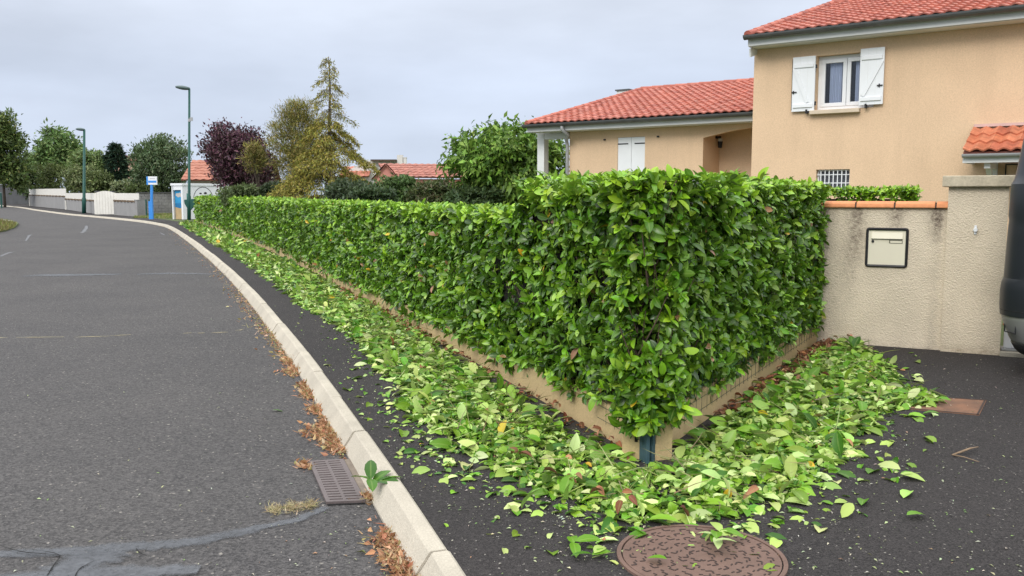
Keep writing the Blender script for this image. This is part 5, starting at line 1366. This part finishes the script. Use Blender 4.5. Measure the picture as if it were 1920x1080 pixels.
# raw block wall to the shelter
mbm = block_mat()
BA, BB = at(260, 402.5), at(328, 401.5)
bt = thing("block_wall", "bare grey concrete block wall between the panelled wall and the shelter", "wall", BA)
d = (BB - BA); L = d.length; d.normalize(); n = Vector((-d.y, d.x, 0)); n = n if n.y > 0 else -n; h_ = at_y(262, 362, BA.y).z
mb = MB(); rows = 7; rh = h_ / rows
mb.box2(BA + n * .03, BB + n * .03, .2, -.1, h_ - .01)
for r_ in range(rows):
    s_ = -.25 * (r_ % 2)
    while s_ < L:
        a, b = max(0, s_ + .012), min(L, s_ + .488)
        if b > a + .05: mb.box(BA + d * (a + b) / 2 + n * .015 + Vector((0, 0, rh * (r_ + .5))), (b - a, .03, rh - .022), (d, n, (0, 0, 1)))
        s_ += .5
mb.build("blocks", mbm, bt)
mb = MB(); mb.box(BA + d * L / 2 + n * .1 + Vector((0, 0, h_ + .03)), (L, .32, .08), (d, n, (0, 0, 1))); mb.build("coping", M['block_dark'], bt)
lw = thing("block_wall", "low bare block wall stub beside the bus stop posts", "wall", at(258, 407)); A_ = at(258, 407); B_ = at(276, 406.5)
mb = MB(); mb.box2(A_, B_, .2, -.1, at_y(265, 376, A_.y).z); mb.build("blocks", M['block'], lw); mb = MB(); mb.box2(A_ - Vector((0, .03, 0)), B_ - Vector((0, .03, 0)), .26, at_y(265, 376, A_.y).z, at_y(265, 376, A_.y).z + .06); mb.build("coping", M['block'], lw)
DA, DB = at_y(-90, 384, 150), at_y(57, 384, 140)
dwl = thing("boundary_wall", "dark grey boundary wall under the big tree at the far left", "wall", DB); mb = MB(); mb.box2((DA.x, DA.y), (DB.x, DB.y), .3, -.1, 3.0); mb.build("wall", M['block_dark'], dwl); mb = MB(); mb.box2((DA.x, DA.y - .1), (DB.x, DB.y - .1), .5, 3.0, 3.12); mb.build("coping", M['block'], dwl)
# grass by the bus stop and the left verge
def grass(px_poly, n, hgt, cols, w, z, name, label):
    P_ = np.array([(at(x, y, z).x, at(x, y, z).y) for x, y in px_poly]); lo, hi = P_.min(0), P_.max(0)
    x = lo[0] + (hi[0] - lo[0]) * rng.random(n * 3); y = lo[1] + (hi[1] - lo[1]) * rng.random(n * 3); k = inpoly(x, y, P_); x, y = x[k][:n], y[k][:n]; n = len(x)
    tip = rdir(n) * .6; tip[:, 2] = np.abs(tip[:, 2]) + .5
    return tag(leaves(name, [(np.c_[x, y, np.full(n, z)], unit(tip), rdir(n), hgt * (.5 + .8 * rng.random(n)), pal(n, cols, w), T_blade(.16))], M['dryleaf']), label, "grass", kind="stuff")
grass([(250, 409), (330, 409.8), (345, 405), (326, 402), (262, 403)], 6000, .16, [(0.16, 0.24, 0.05), (0.34, 0.30, 0.15), (0.12, 0.2, 0.04)], [3, 3, 2], .0, "grass_patch", "patch of dry and green grass around the bus stop pole")
VP = [(-120, 410), (0, 412), (20, 415), (35, 421), (30, 427), (10, 434), (-120, 452)]
mb = MB(); mb.prism([at(x, y, ROADZ) for x, y in VP], (0, 0, .09)); struct(mb.build("verge", M['ground']))
grass([(-60, 415), (0, 415), (30, 421), (26, 427), (8, 433), (-60, 444)], 7000, .22, [(0.10, 0.14, 0.03), (0.20, 0.22, 0.06), (0.16, 0.12, 0.06), (0.26, 0.22, 0.12)], [3, 3, 2, 1], ROADZ + .09, "verge_grass", "rough grass on the small verge at the left edge of the road")
strip([(-60, 410.5), (0, 411.8), (22, 415)], [.35, .35, .2], "verge_kerb", M['kerb'], z=ROADZ + .10, wob=.0)

# ------------------------------------------------------------------ trees
def limbs(mb, base, top, r, centers, n, rs):
    mb.tube([base, base + (top - base) * .5 + Vector((rs.normal() * .06, rs.normal() * .06, 0)), top], [r, r * .75, r * .45], 9)
    idx = rs.permutation(len(centers))[:n]
    for i in idx:
        c = Vector(centers[i]); st = base + (top - base) * rs.uniform(.35, 1.0)
        mid = st.lerp(c, .5) + Vector((rs.normal() * .1, rs.normal() * .1, abs(rs.normal()) * .12)) * (c - st).length * .5
        mb.tube([st, mid, c], [r * .38, r * .22, r * .06], 6, cap=False)
def broad_tree(name, label, Y, px, base_z, top_py, w_px, bot_py, leaf, n_clump, per, cols, w, seed, mat='treeleaf', cat="tree", group=None, clump=.16, upright=0.0, droop=0.0, T=TM, shape=1.0, squash=1.0, lumpy=.35):
    rs = np.random.default_rng(seed)
    top = at_y(px, top_py, Y); bot = at_y(px, bot_py, Y); cx = top.x; zt, zb = top.z, max(bot.z, .05)
    rx = w_px / 2 / F * Y; rz = (zt - zb) / 2; cz = (zt + zb) / 2
    base = Vector((cx, Y, base_z)); t = thing(name, label, cat, base, group)
    dirs = unit(rs.normal(size=(n_clump, 3))); rad = rs.random(n_clump) ** .42
    # lumpy outline: a few big lobes
    lob = unit(rs.normal(size=(9, 3))); lv = rs.uniform(-lumpy, lumpy * .6, 9)
    wgt = np.exp(6 * (dirs @ lob.T - 1)); f = 1 + (wgt * lv).sum(1) * .9
    f = np.clip(f, .55, 1.12)
    cen = dirs * (rad * f)[:, None]
    cen[:, 2] = np.sign(cen[:, 2]) * np.abs(cen[:, 2]) ** shape
    cs = np.array([rx, rx * squash, rz]) * (1 - clump * .55)
    cen = cen * cs + np.array([cx, Y, cz])
    cr = clump * min(rx, rz * 1.3)
    n = n_clump * per; k = np.repeat(np.arange(n_clump), per)
    csz = cr * rs.uniform(.6, 1.35, n_clump)
    offs = rs.normal(size=(n, 3)) * np.array([1, 1, .75]) * .55
    P = cen[k] + offs * csz[k][:, None]
    out = unit(cen[k] - np.array([cx, Y, cz - rz * .3]) + offs * csz[k][:, None])
    tip = unit(out * .6 + rs.normal(size=(n, 3)) * .8 + np.array([0, 0, upright - droop]))
    nr = unit(out * .5 + np.array([0, 0, .7]) + rs.normal(size=(n, 3)) * .6)
    tone = rs.normal(0, .16, n_clump)
    c = pal(n, cols, w, .16) * (1 + tone[k])[:, None]
    leaves("crown", [(P, tip, nr, leaf * (.6 + .7 * rs.random(n)), np.clip(c, .003, .8), T)], M[mat], t)
    mb = MB(); limbs(mb, base, Vector((cx, Y, cz)), max(.05, rx * .055), cen, min(26, n_clump), rs); mb.build("trunk", M['bark'], t, smooth=True, recalc=False)
    return t
GREENX = [(0.055, 0.125, 0.022), (0.08, 0.17, 0.03), (0.12, 0.22, 0.045), (0.035, 0.085, 0.02)]
broad_tree("garden_tree", "round green tree with drooping leaf sprays left of the white porch column", 27, 948, -.1, 226, 245, 400, .21, 190, 80, [(0.095, 0.20, 0.022), (0.15, 0.29, 0.03), (0.25, 0.39, 0.07), (0.05, 0.12, 0.018)], [4, 4, 3, 2], 3, clump=.22, droop=.7, shape=.85, lumpy=.35)
PLUM = [(0.062, 0.018, 0.042), (0.095, 0.028, 0.062), (0.15, 0.050, 0.092), (0.038, 0.012, 0.028)]
broad_tree("plum_tree", "dark purple leaved plum tree behind the hedge", 40, 452, -.1, 228, 170, 364, .17, 330, 44, PLUM, [4, 4, 2, 3], 5, mat='plumleaf', clump=.16, upright=.6, shape=.85, lumpy=.55)
OLIVE = [(0.15, 0.165, 0.045), (0.21, 0.20, 0.055), (0.11, 0.14, 0.045), (0.26, 0.22, 0.07)]
# far left group
broad_tree("leafy_tree", "dense dark green tree at the left edge of the photo", 112, -2, -.1, 200, 98, 372, .55, 240, 40, [(0.075, 0.125, 0.03), (0.12, 0.17, 0.04), (0.18, 0.205, 0.055), (0.045, 0.08, 0.024)], [4, 4, 2, 3], 11, clump=.22, shape=.8)
broad_tree("leafy_tree", "tall bright green rounded tree behind the white panelled wall", 135, 103, -.1, 234, 96, 345, .62, 210, 36, [(0.11, 0.20, 0.055), (0.16, 0.26, 0.075), (0.21, 0.29, 0.10), (0.075, 0.135, 0.045)], [4, 4, 2, 2], 12, clump=.22)
broad_tree("leafy_tree", "lower spreading tree right of the tall rounded tree", 128, 165, -.1, 272, 90, 350, .55, 150, 34, [(0.105, 0.175, 0.05), (0.15, 0.22, 0.07), (0.19, 0.23, 0.085)], [4, 4, 2], 13, clump=.22)
broad_tree("leafy_tree", "dark green tree between the left edge tree and the tall rounded tree", 140, 55, -.1, 280, 60, 372, .6, 120, 34, [(0.04, 0.075, 0.022), (0.06, 0.10, 0.03)], [1, 1], 14, clump=.24)
broad_tree("leafy_tree", "grey green spiky crowned tree behind the bus stop sign", 72, 297, -.1, 250, 122, 385, .27, 300, 42, [(0.075, 0.13, 0.06), (0.11, 0.165, 0.08), (0.16, 0.205, 0.115), (0.045, 0.08, 0.036)], [4, 4, 2, 3], 15, clump=.17, upright=1.0, shape=.9)
for i, (px, tp, w_, bp_, Y, lab, cols) in enumerate([
    (95, 300, 75, 370, 118, "olive bushy shrub behind the tallest white panels", [(0.11, 0.145, 0.04), (0.15, 0.18, 0.06), (0.08, 0.11, 0.03)]),
    (150, 306, 80, 375, 100, "pale olive shrub behind the farther lamp post", [(0.13, 0.16, 0.06), (0.17, 0.20, 0.08), (0.09, 0.12, 0.04)]),
    (186, 318, 60, 378, 90, "rounded olive green shrub over the arched gate", [(0.10, 0.135, 0.045), (0.14, 0.17, 0.065), (0.07, 0.10, 0.03)]),
    (230, 338, 48, 380, 76, "pale grey green low shrub right of the arched gate", [(0.17, 0.20, 0.10), (0.21, 0.24, 0.13), (0.12, 0.15, 0.07)]),
    (268, 345, 70, 382, 70, "dark low shrub behind the bare block wall", [(0.06, 0.09, 0.03), (0.09, 0.12, 0.04)])]):
    broad_tree("shrub", lab, Y, px, -.1, tp, w_, bp_, .34, 110, 36, cols, [1] * len(cols), 30 + i, cat="shrub", clump=.24, shape=.75, group="shrubs behind the far walls")
for i, (px, tp, w_, bp_, Y, lab, cols) in enumerate([
    (455, 348, 92, 392, 34, "pale clipped shrub under the purple tree", [(0.09, 0.13, 0.05), (0.13, 0.17, 0.075)]),
    (520, 342, 62, 392, 33, "small dark evergreen shrub left of the yellow conifer's foot", [(0.02, 0.04, 0.022), (0.035, 0.055, 0.03)]),
    (655, 338, 120, 395, 29.5, "greyish dark shrub at the right foot of the yellow conifer", [(0.045, 0.075, 0.04), (0.075, 0.105, 0.065), (0.03, 0.05, 0.028)]),
    (745, 330, 110, 395, 30, "fresh green feathery shrub in front of the pink gable house", [(0.06, 0.125, 0.03), (0.09, 0.16, 0.045), (0.04, 0.08, 0.025)]),
    (700, 352, 90, 395, 28.5, "dark green shrub low in front of the pink gable", [(0.025, 0.055, 0.025), (0.045, 0.08, 0.035)]),
    (815, 338, 110, 396, 29, "mixed olive shrub left of the round garden tree", [(0.055, 0.085, 0.03), (0.085, 0.11, 0.04), (0.10, 0.085, 0.04)]),
    (895, 352, 130, 398, 26, "dark green shrub under the round garden tree", [(0.03, 0.065, 0.025), (0.05, 0.09, 0.03)])]):
    broad_tree("shrub", lab, Y, px, -.1, tp, w_, bp_, .14, 150, 40, cols, [1] * len(cols), 50 + i, cat="shrub", clump=.24, shape=.7, upright=.4, group="shrubs in the neighbour garden")
# conifers
def conifer(label, Y, px, top_py, base_r, cols, w, seed, n_br, zlow, leaf, prof, sparse=.66, dens=1.0, droop=.35, name="conifer_tree", rise=.30):
    rs = np.random.default_rng(seed); top = at_y(px, top_py, Y); H = top.z; base = Vector((top.x, Y, -.1))
    t = thing(name, label, "conifer", base); mb = MB()
    mid = base.lerp(top, .55) + Vector((rs.normal() * .05, 0, 0))
    mb.tube([base, mid, base.lerp(top, .85) + Vector((.03, 0, 0)), top], [H * .017, H * .010, H * .005, H * .0018], 8)
    P, D, Nn, Sz = [], [], [], []
    def foliage(pts, Ln, width, n):
        A = np.array([tuple(p) for p in pts]); u = rs.random(n); sg = np.minimum((u * (len(A) - 1)).astype(int), len(A) - 2); fr = (u * (len(A) - 1) - sg)[:, None]
        pos = A[sg] * (1 - fr) + A[sg + 1] * fr; dr = unit(A[sg + 1] - A[sg])
        pos = pos + rs.normal(size=(n, 3)) * width * np.array([1, 1, .6]); pos[:, 2] -= np.abs(rs.normal(size=n)) * width * .8
        P.append(pos); D.append(dr * .8 + rs.normal(size=(n, 3)) * .5 + np.array([0, 0, -.35 * droop])); Nn.append(np.array([[0, 0, .8]]) + rs.normal(size=(n, 3)) * .7); Sz.append(leaf * rs.uniform(.55, 1.4, n))
    for b_ in range(n_br):
        f = zlow + (1 - zlow) * ((b_ + rs.random()) / n_br); f = min(f, .99)
        org = base.lerp(top, f); L0 = base_r * float(np.interp(f, *prof)); Lb = max(.12, L0 * rs.uniform(.55, 1.18))
        az = b_ * 2.39996 + rs.normal() * .4; dh = Vector((math.cos(az), math.sin(az), 0)); sd = Vector((-dh.y, dh.x, 0)); el = rise + .3 * rs.random()
        crv = lambda u: org + dh * (Lb * u) + Vector((0, 0, Lb * (el * u - (el * .7 + droop) * u * u)))
        pts = [crv(k / 7) for k in range(8)]
        mb.tube(pts, [max(.006, .004 * H * (1 - f) + .005) * (1 - .85 * k / 7) for k in range(8)], 5, cap=False)
        sp = dens * (.24 if f > sparse else .8)
        foliage(pts[2:], Lb, .05 + .03 * Lb, int(sp * (14 + 46 * Lb)))
        for q in range(int(3 + 4.5 * Lb)):
            u = .25 + .72 * rs.random(); st = crv(u); sgn = 1 if q % 2 else -1; l2 = Lb * (1.05 - u) * .55 * rs.uniform(.6, 1.2) + .10
            dd = (dh * .75 + sd * sgn * rs.uniform(.5, 1.1)).normalized()
            p2 = [st + dd * (l2 * k / 3) - Vector((0, 0, l2 * (.12 * k / 3 + droop * .9 * (k / 3) ** 2))) for k in range(4)]
            mb.tube(p2, [.008, .006, .004, .002], 4, cap=False)
            foliage(p2, l2, .045, int(sp * (8 + 46 * l2)))
    P = np.concatenate(P); n = len(P)
    leaves("crown", [(P, unit(np.concatenate(D)), unit(np.concatenate(Nn)), np.concatenate(Sz), pal(n, cols, w, .22), TN)], M['needle'], t)
    mb.build("trunk", M['bark'], t, smooth=True, recalc=False)
    return t
GOLD = [(0.31, 0.28, 0.055), (0.38, 0.33, 0.075), (0.23, 0.24, 0.06), (0.44, 0.39, 0.13)]
conifer("tall golden drooping conifer with a thin spire top", 32, 616, 106, 2.2, GOLD, [4, 4, 3, 1], 4, 84, .06, .12, ([.06, .28, .42, .52, .62, .74, .86, 1.0], [1.12, 1.12, .92, .64, .36, .38, .26, .05]), dens=2.6, droop=.50)
PINE = [(0.20, 0.195, 0.05), (0.27, 0.235, 0.065), (0.14, 0.165, 0.045), (0.31, 0.25, 0.09)]
broad_tree("pine_tree", "loose olive pine tree between the purple tree and the golden conifer", 35, 558, -.1, 180, 122, 366, .20, 170, 110, PINE, [3, 3, 2, 2], 8, mat='needle', clump=.26, upright=.4, T=T_needle(.10), lumpy=.5, shape=.9)
broad_tree("pine_tree", "small low pine tuft in front of the purple tree", 35, 480, -.1, 262, 50, 330, .24, 26, 60, PINE, [3, 3, 2, 2], 9, mat='needle', clump=.38, upright=.3, T=T_needle(.10), lumpy=.5)
conifer("small dark forked conifer left of the grey green tree", 92, 217, 268, 2.0, [(0.018, 0.045, 0.028), (0.03, 0.06, 0.035)], [1, 1], 6, 60, .1, .5, ([.1, .5, .8, 1], [1, .8, .45, .1]), sparse=2, dens=1.0, droop=.2)

# ------------------------------------------------------------------ far houses
def gable_house(name_label, O, a, W, D, eave, rise, wallm, roof_tint, over=.4, ridge_along='a', windows=()):
    a = a.normalized(); n = Vector((-a.y, a.x, 0)); n = n if n.y > 0 else -n
    t = thing("far_house", name_label, "house", O)
    q = lambda s_, d_, z: Vector((O.x, O.y, 0)) + a * s_ + n * d_ + Vector((0, 0, z))
    mb = MB()
    if ridge_along == 'a':
        for s_ in (0, W): mb.face([q(s_, 0, -.2), q(s_, D, -.2), q(s_, D, eave), q(s_, D / 2, eave + rise), q(s_, 0, eave)])
        for d_ in (0, D): mb.face([q(0, d_, -.2), q(W, d_, -.2), q(W, d_, eave), q(0, d_, eave)])
    else:
        for d_ in (0, D): mb.face([q(0, d_, -.2), q(W, d_, -.2), q(W, d_, eave), q(W / 2, d_, eave + rise), q(0, d_, eave)])
        for s_ in (0, W): mb.face([q(s_, 0, -.2), q(s_, D, -.2), q(s_, D, eave), q(s_, 0, eave)])
    mb.build("wall", wallm, t, recalc=False)
    if ridge_along == 'a':
        k = rise / (D / 2)
        for sgn in (0, 1):
            O2 = q(-over, -over if sgn == 0 else D + over, eave - over * k + .06); B = (n if sgn == 0 else -n) * (D / 2 + over) + Vector((0, 0, rise + over * k)); tile_roof("roof", t, O2, a, B, W + 2 * over, B.length, pitch=.5, row=.7, amp=.05, tint=roof_tint, ridge=False)
    else:
        k = rise / (W / 2)
        for sgn in (0, 1):
            O2 = q(-over if sgn == 0 else W + over, -over, eave - over * k + .06); B = (a if sgn == 0 else -a) * (W / 2 + over) + Vector((0, 0, rise + over * k)); tile_roof("roof", t, O2, n, B, D + 2 * over, B.length, pitch=.5, row=.7, amp=.05, tint=roof_tint, ridge=False)
    for (s_, z, w_, h_) in windows:
        mb = MB(); mb.box(q(s_, -.01, z), (w_, .06, h_), (a, n, (0, 0, 1))); wd = mb.build("window", M['room'], t)
        mb = MB(); mb.box(q(s_, -.02, z), (w_ + .16, .05, h_ + .16), (a, n, (0, 0, 1))); mb.box(q(s_, -.05, z), (w_, .02, .05), (a, n, (0, 0, 1)))
    return t, q
RT = [(0.34, 0.125, 0.09), (0.38, 0.145, 0.105), (0.31, 0.11, 0.08)]
# orange roofed house behind the purple tree
Y = 62; A = at_y(353, 336, Y); th_, q = gable_house("cream house with an orange tiled roof behind the shelter", A, Vector((1, .18, 0)), 5.2, 9, A.z, 1.4, M['cream_wall'], [(0.36, 0.135, 0.085), (0.39, 0.155, 0.10)], windows=[(3.5, 1.6, 1.2, 1.1)])
# pink gable
Y = 52; A = at_y(703, 334, Y); Bp = at_y(744, 334, Y); ap = at_y(722.5, 310, Y)
th_, q = gable_house("pink gabled house with a low red roof behind the shrubs", A, Vector((1, .12, 0)), (Bp.x - A.x), 1.0, A.z, ap.z - A.z, M['pink_wall'], RT, over=.12, ridge_along='b')
A2 = at_y(728, 332, Y + .8); top2 = at_y(728, 309, Y + .8 + 3.6)
k = (Vector((A2.x, A2.y, 0)));  aa = Vector((1, .30, 0)).normalized()
Bv_ = Vector((-aa.y, aa.x, 0)) * 3.4 + Vector((0, 0, top2.z - A2.z + .05)); tile_roof("main_roof", th_, Vector((A2.x - .1, A2.y, A2.z)), aa, Bv_, 5.2, Bv_.length, pitch=.4, row=.6, amp=.04, tint=RT, ridge=False)
nb = Vector((-aa.y, aa.x, 0)); mb = MB(); mb.box(Vector((A2.x, A2.y, 0)) + aa * 2.6 + nb * 2.0 + Vector((0, 0, A2.z / 2 - .1)), (5.0, 3.4, A2.z), (aa, nb, (0, 0, 1))); mb.build("rear_wall", M['pink_wall'], th_)
# white house behind with chimney and flat dark eave
Y = 66; A = at_y(640, 330, Y); Bp = at_y(752, 300.5, Y)
wh = thing("far_house", "white house with chimney showing behind the pink gable", "house", A); mb = MB()
x0, x1 = at_y(640, 330, Y).x, at_y(757, 330, Y).x; zt = at_y(700, 305, Y).z
mb.prism([Vector((x0, Y, -.2)), Vector((x1, Y, -.2)), Vector((x1, Y, at_y(757, 312, Y).z)), Vector((at_y(745, 301, Y).x, Y, at_y(745, 301, Y).z)), Vector((at_y(690, 301, Y).x, Y, at_y(690, 301, Y).z)), Vector((x0, Y, at_y(640, 325, Y).z))], (0, 6, 0)); mb.build("wall", M['white_wall'], wh)
mb = MB(); ea, eb = at_y(696, 300, Y - .3), at_y(744, 301, Y - .3); mb.box((ea + eb) / 2, (eb.x - ea.x, .7, .10)); mb.build("eave", M['mortar'], wh)
c = at_y(750.5, 300, Y - .2); mb = MB(); mb.box(c, (.42, .5, at_y(750, 292.5, Y).z * 0 + .72)); chm = mb.build("chimney", M['white_wall'], wh); mb = MB(); mb.box(c + Vector((.36, 0, -.1)), (.22, .4, .5)); mb.box(c + Vector((.36, 0, .17)), (.26, .44, .05)); mb.build("chimney_stack", M['white_wall'], chm)
rA = at_y(655, 318, Y - .5); tile_roof("roof", wh, at_y(636, 331, Y - .8), Vector((1, 0, 0)), Vector((0, 1.5, .75)), 2.2, 1.7, pitch=.4, row=.5, tint=[(0.40, 0.14, 0.09), (0.45, 0.17, 0.11)], ridge=False)
# peach house behind the dark conifer
Y = 150; A = at_y(204, 322, Y); th_, q = gable_house("peach house glimpsed between the dark conifer and grey green tree", A, Vector((1, .1, 0)), 4.2, 6, at_y(204, 302, Y).z, 1.0, M['peach_wall'], RT, over=.3, windows=[(1.0, at_y(204, 312, Y).z, .9, 1.0)])
